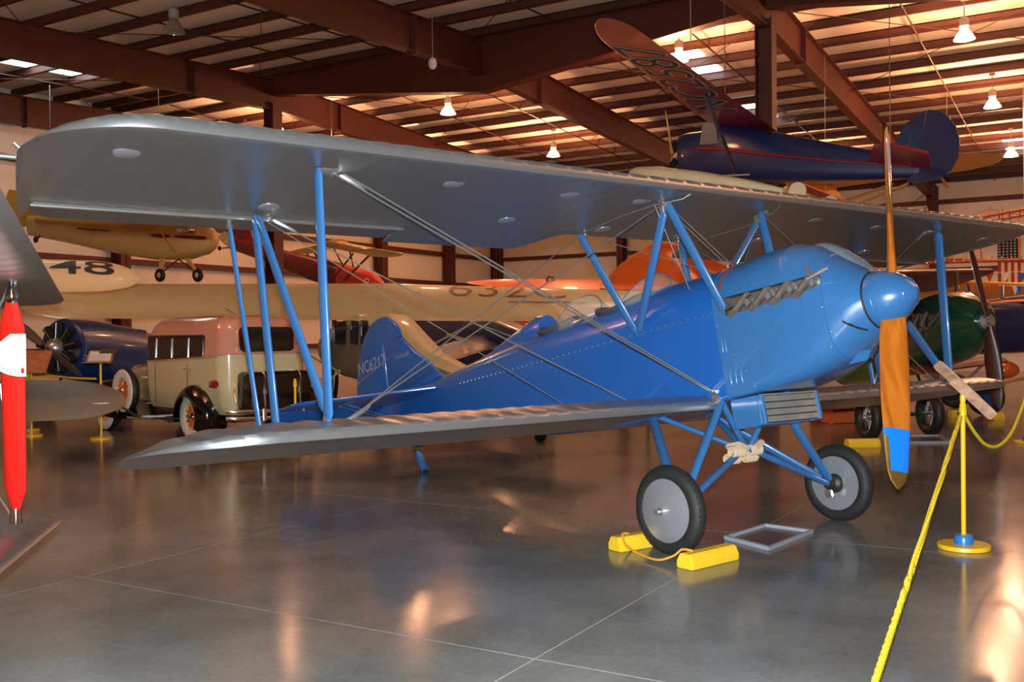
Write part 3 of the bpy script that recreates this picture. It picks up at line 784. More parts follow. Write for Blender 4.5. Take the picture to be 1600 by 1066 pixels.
# --- undercarriage
WR = .335; AX = Vector((WR*sin(radians(12)), 0, WR*cos(radians(12))))
for s in (-1, 1):
    c = AX+Vector((0, s*1.06, 0))
    tb = MB(); prof = []
    for i in range(15):
        t = pi*(-.18+1.36*i/14); prof.append((-.062*cos(t), .272+.064*sin(t)))
    tyre = tb.lathe(c, (0, 1, 0), prof, 64, cap=False).build('tyre', M_TYRE, BP, 50)
    tr = MB()
    for k in range(44):
        for j, off in ((-1, .5), (0, 0), (1, .5)):
            a = 2*pi*(k+off)/44; e = Vector((cos(a), 0, sin(a))); tg = Vector((-sin(a), 0, cos(a)))
            rot = Matrix((tg, Vector((0, 1, 0)), e)).transposed()
            tr.box(c+e*(.335-.012*abs(j))+Vector((0, j*.026, 0)), (.026, .018, .010), rot)
    tr.build('tread_blocks', M_TYRE, tyre, smooth=None, kind='stuff')
    MB().lathe(c, (0, s, 0), [(-.05, .235), (.045, .245), (.052, .242), (.075, .14), (.085, .04), (.085, .0)], 48).build('wheel_disc', M_DISC, BP, 30)
    MB().lathe(c+Vector((0, s*.08, 0)), (0, s, 0), [(0, .03), (.03, .03), (.035, .018), (.07, .018), (.072, .0)], 16).build('hub_nut', M_ALU, BP)
    MB().lathe(c-Vector((0, s*.05, 0)), (0, -s, 0), [(0, .085), (.04, .08), (.06, .05), (.1, .045)], 20).build('brake_hub', M_GREASE, BP)
    hub = c-Vector((0, s*.13, 0))
    def leg(name, a, b, ch, th): return MB().bar(a, b, ch, th, (1, 0, 0), 16, .7, .04).build(name, M_BLUES, BP, 60)
    leg('gear_leg', (.13, s*.345, 1.12), hub+Vector((.01, 0, .03)), .085, .055)
    leg('gear_leg', (-.66, s*.35, 1.10), hub+Vector((-.03, 0, .03)), .085, .055)
    leg('axle_tube', (.0, s*.03, .72), hub+Vector((0, 0, 0)), .06, .055)
    leg('centre_strut', (.11, s*.33, 1.12), (.02, s*.03, .73), .06, .05)
    leg('centre_strut', (-.62, s*.33, 1.10), (-.03, s*.02, .72), .05, .045)
    MB().box(hub+Vector((-.02, 0, -.08)), (.08, .03, .07)).build('axle_bolt', M_ALU, BP, bevel=.01)
    MB().lathe((.10, s*.365, 1.12), (0, s, 0), [(0, .05), (.02, .05), (.03, .02)], 14).build('gear_fitting', M_ALU, BP)
    MB().box((-.02, s*.36, 1.14), (.12, .05, .12)).build('gear_plate', mat('scuffed_fitting', srgb(40, 62, 90), .5, var=.3, vscale=14), BP, bevel=.02)
    for k in range(2):
        z = .70-.05*k; x = .02-.06*k
        o = MB()
        for q in range(7): o.torus((x, s*(.02+.02*q)-.03+.03*s, z), (0, 1, 0), .036, .011, 16, 8)
        o.build('bungee_coil', M_BUNGEE, BP)
    MB().box((.0, s*.1, .735), (.16, .14, .05), Matrix.Rotation(radians(s*22), 3, 'X')).build('bungee_pad', M_BUNGEE, BP, bevel=.015)
# --- radiator slung under the nose
RD = MB().box2((.22, -.36, .865), (.50, .36, 1.10)).build('radiator_shell', M_BLUEC, BP, smooth=None, bevel=.012)
MB().box2((.495, -.345, .875), (.512, .345, 1.09)).build('radiator_core', M_DARK, BP, smooth=None)
for k in range(4):
    z = .902+.053*k
    MB().box((.525, 0, z), (.006, .66, .046), Matrix.Rotation(radians(-14), 3, 'Y')).build('radiator_shutter', M_SHUT, BP, smooth=None)
for y in (-.345, .345):
    MB().box2((.50, y-.018, .87), (.54, y+.018, 1.095)).build('radiator_frame', M_BLUEC, BP, smooth=None, bevel=.006)
MB().box2((.50, -.345, 1.088), (.535, .345, 1.10)).build('radiator_frame', M_SHUT, BP, smooth=None)
MB().path([(.4, .1, 1.1), (.42, .1, 1.14)], .05, 12).build('radiator_neck', M_BLUEC, BP)
# ------------------------------------------------------------------ placing helpers
RT, FW = Vector((cos(YAW), sin(YAW), 0)), Vector((-sin(YAW), cos(YAW), 0))
C0 = Vector((0, 0, CAM_H))
def at(px, py, d):
    """survey point: the spot on the sight line of photo point (px, py) that lies d metres ahead"""
    return C0 + (CR*((px-800)/F_PX) + CU*(-(py-533)/F_PX) + CF)*d
def gnd(r, d, z=0.0): return RT*r+FW*d+Vector((0, 0, z))
class W:
    """a thing whose parts are written in world coordinates around a base point"""
    def __init__(s, name, label, cat, base, group=None):
        s.t = bpy.data.objects.new(name, None); COL.objects.link(s.t); s.t.empty_display_size = .3
        s.b = V(base); s.t.location = s.b; tag(s.t, label, cat, group)
    def part(s, mb, name, material, smooth=50, parent=None, **k):
        o = mb.build(name, material, None, smooth, **k)
        for v in o.data.vertices: v.co = v.co-s.b
        o.parent = parent or s.t
        return o
def qwing(mb, le0, le1, te0, te1, T=.10, camb=.04, up=(0, 0, 1), rib=.38, sag=.006, tip=.12, both=False, npt=13, tipc=.45):
    """aerofoil panel between two leading edge and two trailing edge points, rounded at its tip end"""
    le0, le1, te0, te1 = map(V, (le0, le1, te0, te1)); L = ((le1+te1)/2-(le0+te0)/2).length
    n = max(8, int(L/rib*4)); ts = [i/n for i in range(n+1)]
    if tip > 0: ts = [t for t in ts if t < 1-tip]+[1-tip+tip*sin(pi/2*i/10) for i in range(11)]
    rings = []
    for t in ts:
        a = le0.lerp(le1, t); b = te0.lerp(te1, t)
        k = 1.0
        if tip > 0 and t > 1-tip: k = max(.04, sqrt(max(0, 1-((t-1+tip)/tip)**2)))
        if k < 1:
            c = a.lerp(b, tipc); a = c+(a-c)*k; b = c+(b-c)*k
        ch = (b-a); c = ch.length
        sp = ((le1+te1)-(le0+te0)).normalized(); nr = ch.cross(sp).normalized()
        if nr.dot(V(up)) < 0: nr = -nr
        sg = sag*.5*(1-cos(2*pi*t*L/rib)); top, bot = [], []
        for i in range(npt):
            q_ = i/(npt-1); s = .5*q_**2.4+.5*q_**1.5; zt, zb = naca(s, T, camb); w_ = min(1, s/.1)*min(1, (1-s)/.1)
            top.append(a+ch*s+nr*(zt*c-sg*w_)); bot.append(a+ch*s+nr*(zb*c+sg*.5*w_))
        rings.append(top[::-1]+bot[1:])
    return mb.rings(rings)
def ffus(mb, st, side, up=(0, 0, 1), n=20):
    """body through stations (centre, half width, half height, squareness)"""
    side = V(side).normalized(); up = V(up); rg = []
    for c, hw, hh, e in st:
        c = V(c); r = []
        for i in range(n):
            t = 2*pi*i/n; ct, stn = cos(t), sin(t)
            r.append(c+side*(hw*math.copysign(abs(ct)**(2/e), ct))+up*(hh*math.copysign(abs(stn)**(2/e), stn)))
        rg.append(r)
    return mb.rings(rg)
def plate(mb, pts, th):
    p = [V(q) for q in pts]; nrm = (p[1]-p[0]).cross(p[2]-p[0]).normalized()*th/2
    return mb.rings([[q-nrm for q in p], [q+nrm for q in p]])
def smooth_pts(ctrl, k=8):
    c = [V(p) for p in ctrl]; out = []
    for i in range(len(c)-1):
        p0, p1, p2, p3 = c[max(i-1, 0)], c[i], c[i+1], c[min(i+2, len(c)-1)]
        for j in range(k):
            t = j/k
            out.append(.5*((2*p1)+(p2-p0)*t+(2*p0-5*p1+4*p2-p3)*t*t+(3*p1-p0-3*p2+p3)*t**3))
    out.append(c[-1]); return out
def rope_mesh(mb, ctrl, r=.013, pitch=.05, strands=3):
    pts = smooth_pts(ctrl, 40); s = 0.0; rows = [[] for _ in range(strands)]; a = None
    for i, p in enumerate(pts):
        d = (pts[min(i+1, len(pts)-1)]-pts[max(i-1, 0)]).normalized()
        if a is None: _, a, b = basis(d)
        else: a = (a-d*a.dot(d)).normalized(); b = d.cross(a)
        if i: s += (p-pts[i-1]).length
        for k in range(strands):
            t = 2*pi*(s/pitch+k/strands); rows[k].append(p+(a*cos(t)+b*sin(t))*r*.5)
    for q in rows: mb.path(q, r*.55, 6)
    return mb

# ------------------------------------------------------------------ things on the floor around the biplane
M_YEL = mat('yellow_paint', srgb(238, 190, 28), .4, coat=.3, var=.08, vscale=8)
M_YELCH = mat('chock_yellow', srgb(236, 196, 40), .5, var=.08, vscale=10)
M_ROPE = mat('yellow_rope', srgb(214, 186, 40), .6, var=.12, vscale=40)
M_ROPE2 = mat('orange_cord', srgb(214, 150, 30), .6, var=.12, vscale=40)
M_COLLAR = mat('blue_collar', srgb(40, 118, 190), .3, coat=.4)
M_GREYP = mat('grey_plastic', srgb(150, 158, 170), .4, var=.05)
M_PINE = wood('weathered_pine', srgb(206, 168, 140), srgb(160, 116, 90), 10, .6, 0, 'X')
def chock(a, b, h, wbase, wtop, label):
    a, b = V(a), V(b); d = (b-a).normalized(); n = Vector((-d.y, d.x, 0)); c = W('wheel_chock', label, 'chock', (a+b)/2, 'yellow wheel chocks')
    prof = [(-wbase/2, 0), (wbase/2, 0), (wbase/2, h*.45), (wtop/2, h), (-wtop/2, h), (-wbase/2, h*.45)]
    mb = MB().rings([[p+n*x+Vector((0, 0, z)) for x, z in prof] for p in (a, b)])
    c.part(mb, 'block', M_YELCH, None, bevel=.008)
    return c
c1 = chock((-3.26, 6.97, 0), (-3.03, 7.46, 0), .105, .15, .09, 'yellow chock behind the near wheel of the blue biplane')
c2 = chock((-2.575, 6.665, 0), (-2.40, 7.16, 0), .105, .15, .09, 'yellow chock in front of the near wheel of the blue biplane')
rp = W('chock_rope', 'thin orange cord tying the two yellow chocks together', 'rope', (-2.9, 6.85, 0))
rp.part(rope_mesh(MB(), [(-3.20, 7.10, .115), (-3.21, 7.02, .12), (-3.14, 6.93, .06), (-2.98, 6.82, .035), (-2.80, 6.72, .03), (-2.68, 6.72, .07), (-2.62, 6.74, .118), (-2.55, 6.76, .112)], .009, .035), 'cord', M_ROPE2)
def tray(corners, label, h=.03):
    P = [V(p) for p in corners]; cen = sum(P, Vector())/4; t = W('drip_tray', label, 'tray', cen)
    def ringp(k, z): return [cen+(p-cen)*k+Vector((0, 0, z)) for p in P]
    mb = MB().rings([ringp(.99, 0), ringp(1.0, h), ringp(.90, h), ringp(.88, .006), ringp(.5, .005)], cap=False)
    mb.add(ringp(.5, .005), [(0, 1, 2, 3)]); mb.add(ringp(.99, 0), [(3, 2, 1, 0)])
    t.part(mb, 'rim', M_GREYP, 20)
    t.part(MB().add(ringp(.88, .0075), [(0, 1, 2, 3)]), 'liner', mat('oily_liner', srgb(84, 82, 88), .25, var=.15, vscale=6), None)
tray([(-2.666, 7.774, 0), (-2.225, 7.52, 0), (-2.10, 8.37, 0), (-2.53, 8.46, 0)], 'grey plastic drip tray beside the near wheel of the blue biplane')
def stanchion(x, y, label, h=1.06, group='yellow rope stanchions'):
    t = thing('stanchion', label, 'stanchion', (x, y, 0), group=group)
    MB().lathe((0, 0, 0), (0, 0, 1), [(0, .185), (.004, .19), (.03, .19), (.036, .185), (.038, .05)], 40).build('base', M_YEL, t, 40)
    MB().lathe((0, 0, .036), (0, 0, 1), [(0, .07), (.055, .07), (.07, .06), (.072, .02)], 28).build('collar', M_COLLAR, t, 40)
    MB().tube((0, 0, .05), (0, 0, h), .018, n=16).build('pole', M_YEL, t)
    MB().lathe((0, 0, h-.05), (0, 0, 1), [(0, .018), (.005, .028), (.05, .028), (.055, .024), (.09, .024), (.1, .018), (.12, .018)], 18).build('tee', M_YEL, t, 40)
    return t
ST = stanchion(-.957, 8.308, 'yellow stanchion with blue collar at right, holding a tilted wooden sign')
MB().path([(0, 0, 1.12), (0, 0, 1.16), (.015, .005, 1.185), (.05, .015, 1.20)], .022, 12).build('elbow', M_YEL, ST)
o = MB().tube((-.03, -.03, 1.03), (.03, .03, 1.03), .011, n=10).build('rope_eye', M_CHROME, ST)
# tilted sign board on top of it, seen almost edge on
sg_ = W('sign_board', 'weathered wooden sign board tilted on the yellow stanchion', 'sign', (-.93, 8.33, 1.15))
ax = (at(1553, 652, 7.7)-at(1488, 592, 7.55)); ax_n = ax.normalized(); dep = (FW*.92+RT*.38).normalized(); dep = (dep-ax_n*dep.dot(ax_n)).normalized(); nn = ax_n.cross(dep)
c = (at(1553, 652, 7.7)+at(1488, 592, 7.55))/2+dep*.14
Rm = Matrix((ax_n, dep, nn)).transposed()
sg_.part(MB().box(c, (.50, .30, .07), Rm), 'board', M_PINE, None, bevel=.004)
sg_.part(MB().box(c-nn*.036 if nn.z < 0 else c+nn*.036, (.42, .22, .004), Rm), 'paper', M_WHITE, None)
for k in (-1, 1):
    sg_.part(MB().box(c+dep*(k*.13), (.47, .012, .08), Rm), 'edge_strip', M_PINE, None)
r1 = W('barrier_rope', 'thick yellow barrier rope running from the stanchion toward the viewer', 'rope', (-.957, 8.308, 1.0))
r1.part(rope_mesh(MB(), [at(1501, 652, 7.62), at(1488, 690, 7.1), at(1470, 750, 6.4), at(1448, 818, 5.7), at(1422, 898, 5.0), at(1394, 984, 4.4), at(1364, 1076, 3.85), at(1322, 1210, 3.25)], .0165, .06), 'strands', M_ROPE)
r2 = W('barrier_rope', 'thin yellow barrier rope sagging right of the stanchion to the photo edge', 'rope', (-.957, 8.308, 1.0))
r2.part(rope_mesh(MB(), [at(1506, 648, 7.64), at(1522, 675, 7.9), at(1540, 695, 8.2), at(1560, 697, 8.5), at(1580, 677, 8.8), at(1596, 640, 9.1), at(1612, 590, 9.4)], .014, .055), 'strands', M_ROPE)
# ------------------------------------------------------------------ pink and cream sedan
M_PINK = mat('salmon_enamel', srgb(205, 150, 128), .22, coat=.7, var=.03)
M_CREAM = mat('cream_enamel', srgb(212, 204, 160), .22, coat=.7, var=.03)
M_BLK = mat('black_enamel', srgb(14, 13, 13), .12, coat=.9, var=.05)
M_WW = mat('whitewall', srgb(225, 222, 210), .5)
M_RIMC = mat('rim_cream', srgb(225, 200, 140), .3, coat=.4)
M_RIMO = mat('rim_orange', srgb(196, 92, 30), .3, coat=.4)
M_PANE = mat('dark_pane', srgb(42, 38, 34), .06, var=.3, vscale=3, alpha=.72, coat=.5)
M_CURT = mat('curtain', srgb(150, 138, 120), .8)
M_TAIL = mat('red_lens', srgb(150, 30, 25), .15, coat=.6)
_o = gnd(-4.60, 16.78); CAR = thing('sedan_car', 'vintage sedan with salmon upper body, cream lower body and black fenders', 'car', _o, YAW+atan2(.683, -.73))
CAR.scale = (1.07, 1.1, 1.04)
def rrect(cx, L, Wd, rc, z, n=6):
    pts = []
    for sx, sy, a0 in ((1, 1, 0), (-1, 1, 90), (-1, -1, 180), (1, -1, 270)):
        for i in range(n+1):
            a = radians(a0+90*i/n); pts.append((cx+sx*(L-rc)+rc*cos(a), sy*(Wd-rc)+rc*sin(a), z))
    return pts
def belt(x): return 1.21+.13*sm(-.25, -.8, x) if x < -.25 else 1.21
def sm(a, b, t): t = min(1, max(0, (t-a)/(b-a))); return t*t*(3-2*t)
def zwarp(r): return [(x, y, belt(x)) for x, y, z in r]
low = [rrect(.40, 1.22, .60, .18, .42), rrect(.40, 1.23, .68, .2, .55), rrect(.40, 1.24, .725, .22, .85), zwarp(rrect(.40, 1.24, .735, .24, 1.2))]
MB().rings(low).build('lower_body', M_CREAM, CAR, 35)
upp = [zwarp(rrect(.40, 1.24, .738, .24, 1.2)), [(x, y, z+.03) for x, y, z in zwarp(rrect(.40, 1.23, .73, .24, 1.2))], rrect(.39, 1.20, .715, .24, 1.5), rrect(.37, 1.17, .70, .24, 1.70), rrect(.36, 1.125, .665, .25, 1.82), rrect(.35, 1.04, .59, .26, 1.90), rrect(.34, .88, .46, .25, 1.945), rrect(.34, .6, .25, .2, 1.965)]
up_ = MB().rings(upp).build('upper_body', M_PINK, CAR, 45)
cc = zwarp(rrect(.40, 1.243, .742, .24, 1.2)); MB().path([(x, y, z+.01) for x, y, z in cc]+[(cc[0][0], cc[0][1], cc[0][2]+.01)], .009, 6, cap=False).build('belt_moulding', M_PINK, CAR)
# side windows: a black framed row of three, and the rear window
for s in (-1, 1):
    fr = MB().rings([rrect(.38, .62, .19, .05, 0)] * 1 + [rrect(.38, .62, .19, .05, .01)])
    def place(mbv, z0=1.44): return [(x, s*(.722-.075*((z0+y)-1.44)*(1 if y > 0 else .3)+z), z0+y) for x, y, z in mbv]
    m2 = MB(); m2.rings([place(rrect(.58, .88, .205, .06, k)) for k in (-.02, .006)]); m2.build('window_frame', M_BLK, CAR, None)
    for xc, hw in ((-.06, .20), (.42, .225), (.92, .22), (1.32, .12)):
        m3 = MB(); m3.rings([place(rrect(xc, hw, .165, .03, k)) for k in (0, .012)]); m3.build('side_window', M_PANE, CAR, None)
    for xc in (.17, .67, 1.17):
        m4 = MB(); m4.rings([place(rrect(xc, .012, .16, .005, k)) for k in (0, .02)]); m4.build('window_post', M_CHROME, CAR, None)
    for xc in (.17, 1.17):
        MB().path([(xc, s*.735, .5), (xc, s*.745, .85), (xc, s*.745, 1.19)], .004, 5).build('door_gap', M_DARK, CAR)
    MB().lathe((.1, s*.74, 1.12), (0, s, 0), [(0, .02), (.03, .012), (.04, .012)], 12).build('door_handle', M_CHROME, CAR)
    MB().box((.15, s*.785, 1.12), (.12, .012, .018)).build('door_lever', M_CHROME, CAR, bevel=.004)
    MB().lathe((.1, s*.735, .82), (0, s, 0), [(0, .03), (.02, .02), (.025, .0)], 12).build('door_boss', M_CHROME, CAR)
    # fenders
    def fender(cx, cz, R, a0, a1, y0, y1, name):
        rg = []
        for i in range(25):
            a = radians(a0+(a1-a0)*i/24); row = []
            for j in range(9):
                t = j/8; yy = y0+(y1-y0)*t; rr = R-.07*(2*t-1)**2*(1 if t > .5 else .3)-(.10*max(0, t-.8)/.2)
                row.append((cx+rr*cos(a), s*yy, cz+rr*sin(a)))
            for j in range(8, -1, -1):
                p = row[j]; k = .965; row.append((cx+(p[0]-cx)*k, p[1], cz+(p[2]-cz)*k))
            rg.append(row)
        return MB().rings(rg).build(name, M_BLK, CAR, 50)
    fender(0, .38, .50, 212, -5, .46, .90, 'rear_fender')
    fender(2.9, .38, .50, 200, 20, .46, .90, 'front_fender')
    MB().rings([[(2.46, s*.46, .62), (2.46, s*.88, .58), (2.46, s*.88, .54), (2.46, s*.46, .56)], [(1.75, s*.5, .42), (1.75, s*.9, .40), (1.75, s*.9, .36), (1.75, s*.5, .37)], [(1.35, s*.55, .34), (1.35, s*.92, .33), (1.35, s*.92, .29), (1.35, s*.55, .30)]]).build('fender_sweep', M_BLK, CAR, 50)
    MB().box2((.42, s*.60, .27), (1.75, s*.93, .315)).build('running_board', M_BLK, CAR, None, bevel=.01)
    MB().box2((.42, s*.58, .31), (1.5, s*.64, .47)).build('splash_apron', M_BLK, CAR, None)
    MB().box2((.42, s*.925, .275), (1.75, s*.937, .31)).build('board_trim', M_CHROME, CAR, None)
def car_wheel(c, s, lean=0.0):
    c = V(c)
    w_ = MB(); pr = [(-.075*cos(t), .30+.075*sin(t)) for t in [pi*(-.15+1.3*i/12) for i in range(13)]]
    t_ = w_.lathe(c, (0, 1, 0), pr, 44, cap=False).build('tyre', M_BLACK, CAR, 50)
    MB().lathe(c+Vector((0, s*.062, 0)), (0, s, 0), [(0, .362), (.013, .348), (.02, .29), (.012, .215), (0, .21)], 44, cap=False).build('whitewall', M_WW, t_, 50)
    MB().lathe(c, (0, s, 0), [(-.05, .215), (.05, .22), (.062, .205), (.03, .18), (.035, .08)], 40).build('rim', M_RIMC, t_, 40)
    for k in range(12):
        a = 2*pi*k/12; e = Vector((cos(a), 0, sin(a)))
        MB().tube(c+e*.07+Vector((0, s*.055, 0)), c+e*.17+Vector((0, s*.05, 0)), .02, .022, n=8).build('spoke', M_RIMO, t_)
    MB().lathe(c+Vector((0, s*.03, 0)), (0, s, 0), [(0, .085), (.03, .08), (.05, .06), (.075, .055), (.085, .03), (.087, 0)], 24).build('hub_cap', M_CHROME, t_, 40)
for s in (-1, 1):
    car_wheel((0, s*.71, .375), s); car_wheel((2.9, s*.71, .375), s); car_wheel((2.05, s*.80, .72), s)
# hood, cowl, radiator, lamps
MB().rings([section(x, hw, hw, .5, zl, zt, 2.6, .05) for x, hw, zl, zt in ((1.6, .60, 1.0, 1.2), (1.8, .52, .95, 1.18), (2.5, .36, .93, 1.13), (2.75, .34, .93, 1.12))]).build('hood', M_CREAM, CAR, 40)
MB().rings([section(x, .36, .36, .45, .95, 1.15, 2.6, .05) for x in (2.75, 2.84)]).build('radiator_shell', M_CHROME, CAR, 40)
for s in (-1, 1):
    MB().lathe((2.95, s*.42, .92), (1, 0, 0), [(-.16, .02), (-.1, .09), (0, .12), (.02, .115), (.03, 0)], 24).build('headlamp', M_CHROME, CAR)
    MB().path([(3.15, s*.05, .45), (3.2, s*.5, .45), (3.12, s*.85, .45)], .03, 8).build('front_bumper_bar', M_CHROME, CAR)
    MB().lathe((-.62, s*.80, .90), (-1, 0, 0), [(0, .02), (.03, .06), (.1, .065)], 18).build('tail_lamp', M_CHROME, CAR)
    MB().lathe((-.725, s*.80, .90), (-1, 0, 0), [(0, .06), (.015, .05), (.02, 0)], 18).build('tail_lens', M_TAIL, CAR)
    MB().box((-.62, s*.72, .86), (.06, .2, .02)).build('lamp_bracket', M_BLK, CAR)
# rear window with curtains, trunk, bumper
def rearp(y, z, k): return (-.815-k-.0+.045*(z-1.5)+.012*(abs(y)/.5)**4, y, z)
rw = lambda hw, hh, k, rc: [rearp(p[0], 1.57+p[1], k) for p in rrect(0, hw, hh, rc, 0)]
MB().rings([rw(.46, .19, .0, .08), rw(.46, .19, .025, .08)]).build('rear_window_frame', M_BLK, CAR, None)
MB().rings([rw(.42, .15, .02, .06), rw(.42, .15, .03, .06)]).build('rear_window', M_PANE, CAR, None)
TR = MB().rings([rrect(-1.02, .2, .52, .05, z) for z in (.5, .55, 1.0)]+[rrect(-1.02, .19, .51, .06, 1.05), rrect(-1.02, .15, .48, .06, 1.08)]).build('trunk', M_BLK, CAR, 40)
for y in (-.3, .3):
    MB().path([(-1.23, y, .56), (-1.235, y, 1.0), (-1.18, y, 1.085), (-.85, y, 1.09)], .012, 6).build('trunk_strap', M_CHROME, TR)
    MB().box((-1.235, y, .78), (.02, .05, .08)).build('trunk_latch', M_CHROME, TR, bevel=.006)
for z in (.40, .50):
    MB().path([(-1.12, -.86, z), (-1.32, -.6, z), (-1.38, 0, z), (-1.32, .6, z), (-1.12, .86, z)], .034, 10).build('rear_bumper_bar', M_CHROME, CAR)
for y in (-.4, .4):
    MB().box((-1.36, y, .45), (.06, .07, .2)).build('bumper_clamp', M_CHROME, CAR, bevel=.015)
    MB().bar((-1.33, y, .45), (-.6, y*.9, .5), .05, .03).build('bumper_iron', M_BLK, CAR)
MB().path([(-.86, .55, .92), (-.95, .62, .78), (-1.1, .68, .62)], .012, 6).build('trunk_rail', M_CHROME, CAR)
MB().box2((-.7, -.5, .30), (2.7, .5, .43)).build('chassis', M_BLK, CAR, None)
# ------------------------------------------------------------------ other aircraft in the hangar
def paint(n, r, g, b, rough=.35, coat=.4, **k): return mat(n, srgb(r, g, b), rough, coat=coat, **k)
M_NAVY = paint('navy_paint', 20, 34, 78); M_NAVY2 = paint('royal_navy', 22, 58, 112); M_RED = paint('red_dope', 150, 30, 22); M_MAROON = paint('maroon_dope', 104, 26, 28)
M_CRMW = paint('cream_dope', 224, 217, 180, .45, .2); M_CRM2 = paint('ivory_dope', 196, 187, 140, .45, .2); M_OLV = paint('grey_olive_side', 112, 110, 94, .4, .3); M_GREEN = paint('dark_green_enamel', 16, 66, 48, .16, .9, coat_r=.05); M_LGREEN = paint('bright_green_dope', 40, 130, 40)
M_YELW = paint('yellow_dope', 214, 160, 52, .45, .2); M_YELL = paint('pale_yellow_dope', 216, 178, 110, .45, .2); M_ORW = paint('orange_dope', 206, 104, 28, .45, .2); M_ORR = paint('orange_red_dope', 222, 104, 62, .4, .2)
M_BROWNW = paint('translucent_brown_dope', 112, 48, 26, .5, .1); M_DKPROP = wood('dark_walnut', srgb(70, 38, 24), srgb(48, 24, 16), 9, .3, .5); M_REDST = paint('red_enamel', 196, 30, 22, .2, .8)
M_SILW = mat('silver_fabric', srgb(132, 130, 128), .36, metal=.8, var=.06); M_OUT = mat('white_outline', srgb(205, 205, 200), .5); M_INK = mat('black_numerals', srgb(40, 38, 36), .5)
M_TAN = wood('spruce_frame', srgb(190, 104, 48), srgb(150, 76, 34), 8, .5, .1)
def wheelW(w, c, axis, R, r, disc=None, wire=None, parent=None):
    c = V(c); ax = V(axis).normalized()
    t = w.part(MB().torus(c, ax, R-r, r, 36, 12), 'tyre', M_BLACK)
    if disc is not None: w.part(MB().lathe(c, ax, [(-.04, R-1.7*r), (.04, R-1.7*r), (.06, .04), (.07, 0)], 28), 'wheel_disc', disc)
    if wire:
        w.part(MB().torus(c, ax, R-1.75*r, .02, 36, 8), 'rim', M_ALU)
        w.part(MB().lathe(c, ax, [(-.09, .03), (-.05, .045), (.05, .045), (.09, .03)], 16), 'hub', M_ALU)
        d, a, b = basis(ax); sp = MB()
        for k in range(28):
            t_ = 2*pi*k/28; e = a*cos(t_)+b*sin(t_); e2 = a*cos(t_+.5*(1 if k % 2 else -1))+b*sin(t_+.5*(1 if k % 2 else -1))
            sp.tube(c+d*(.06 if k % 4 < 2 else -.06)+e2*.04, c+e*(R-1.8*r), .004, n=4)
        w.part(sp, 'wire_spokes', M_ALU)
    return t
def textW(w, body, size, m, o, u, v, parent=None, on=None, nrm=None, off=.006, **k):
    """lettering on an aircraft, one object per character, laid on the surface 'on'"""
    ob = text_mesh('letter', body, size, m, None, o, u, v, **k)
    for q in ob.data.vertices: q.co = q.co-w.b
    bm = bmesh.new(); bm.from_mesh(ob.data); bm.verts.ensure_lookup_table(); seen = set(); parts = []
    for v0 in bm.verts:
        if v0 in seen: continue
        st, isl = [v0], set()
        while st:
            q = st.pop()
            if q in isl: continue
            isl.add(q); st += [e.other_vert(q) for e in q.link_edges if e.other_vert(q) not in isl]
        seen |= isl; parts.append(isl)
    for isl in parts:
        ix = {q: i for i, q in enumerate(isl)}; fs = {f for q in isl for f in q.link_faces}
        me = bpy.data.meshes.new('letter'); me.from_pydata([q.co[:] for q in ix], [], [[ix[q] for q in f.verts] for f in fs]); me.materials.append(m)
        c = bpy.data.objects.new('letter', me); COL.objects.link(c); c.parent = parent or w.t
        if on is not None: drape(c, on, nrm, v, 1, off=off)
    bm.free(); bpy.data.objects.remove(ob)

# A: silver wings with a red strut at the left edge
A = W('biplane', 'silver fabric biplane wings joined by a bright red strut at the left edge', 'biplane', gnd(-2.7, 6.0))
tU, nU = at(101, 470, 7.7), at(-6, 282, 1.95); tL, nL = at(111, 804, 6.0), at(-8, 903, 4.35)
dU = (tU-nU).normalized(); nU = tU-dU*6.9
aft = (RT*-.93+FW*-.33).normalized()*1.25+Vector((0, 0, -.10))
uw = A.part(qwing(MB(), nU, tU, nU+aft, tU+aft*.99+dU*.9, .09, .04, rib=.30, sag=.014, tip=.03, tipc=.3), 'upper_wing', M_SILW)
dL = (tL-nL).normalized(); nL = tL-dL*3.0
aftL = (RT*-.95+FW*-.2).normalized()*1.2+Vector((0, 0, -.10))
lw = A.part(qwing(MB(), nL, tL, nL+aftL, tL+aftL, .09, .04, rib=.22, sag=.010, tip=.10, tipc=.35), 'lower_wing', M_SILW)
def on_plane(px, py, o, a_, b_):
    n_ = a_.cross(b_); d_ = at(px, py, 1.0)-C0; return C0+d_*((o-C0).dot(n_)/d_.dot(n_))
sT, sB = on_plane(18, 440, tU+Vector((0, 0, -.02)), dU, aft), on_plane(25, 818, tL+Vector((0, 0, .08)), dL, aftL)
DS = (sT-C0).dot(CF)*.76+(sB-C0).dot(CF)*.24-.12
A.part(MB().bar(sT+Vector((0, 0, -.06)), sB+Vector((0, 0, .06)), .115, .05, RT, 20, .3, .13), 'interplane_strut', M_REDST, label='bright red streamlined strut')
A.part(MB().path([sT, sT+Vector((0, 0, -.07)), sT+Vector((0, 0, -.10))], [.012, .03, .02], 10), 'strut_fitting', M_CHROME)
A.part(MB().path([sB, sB+Vector((0, 0, .06)), sB+Vector((0, 0, .12))], [.035, .03, .018], 10), 'strut_fitting', M_CHROME)
for p_, q_ in ((sT, at(-40, 560, 4.9)), (sT+RT*.02, at(-20, 620, 5.1)), (sB, at(-30, 735, 5.5)), (sB+RT*.01, at(0, 600, 5.4))):
    A.part(MB().tube(p_, q_, .006, n=6), 'bracing_wire', M_WIRE)
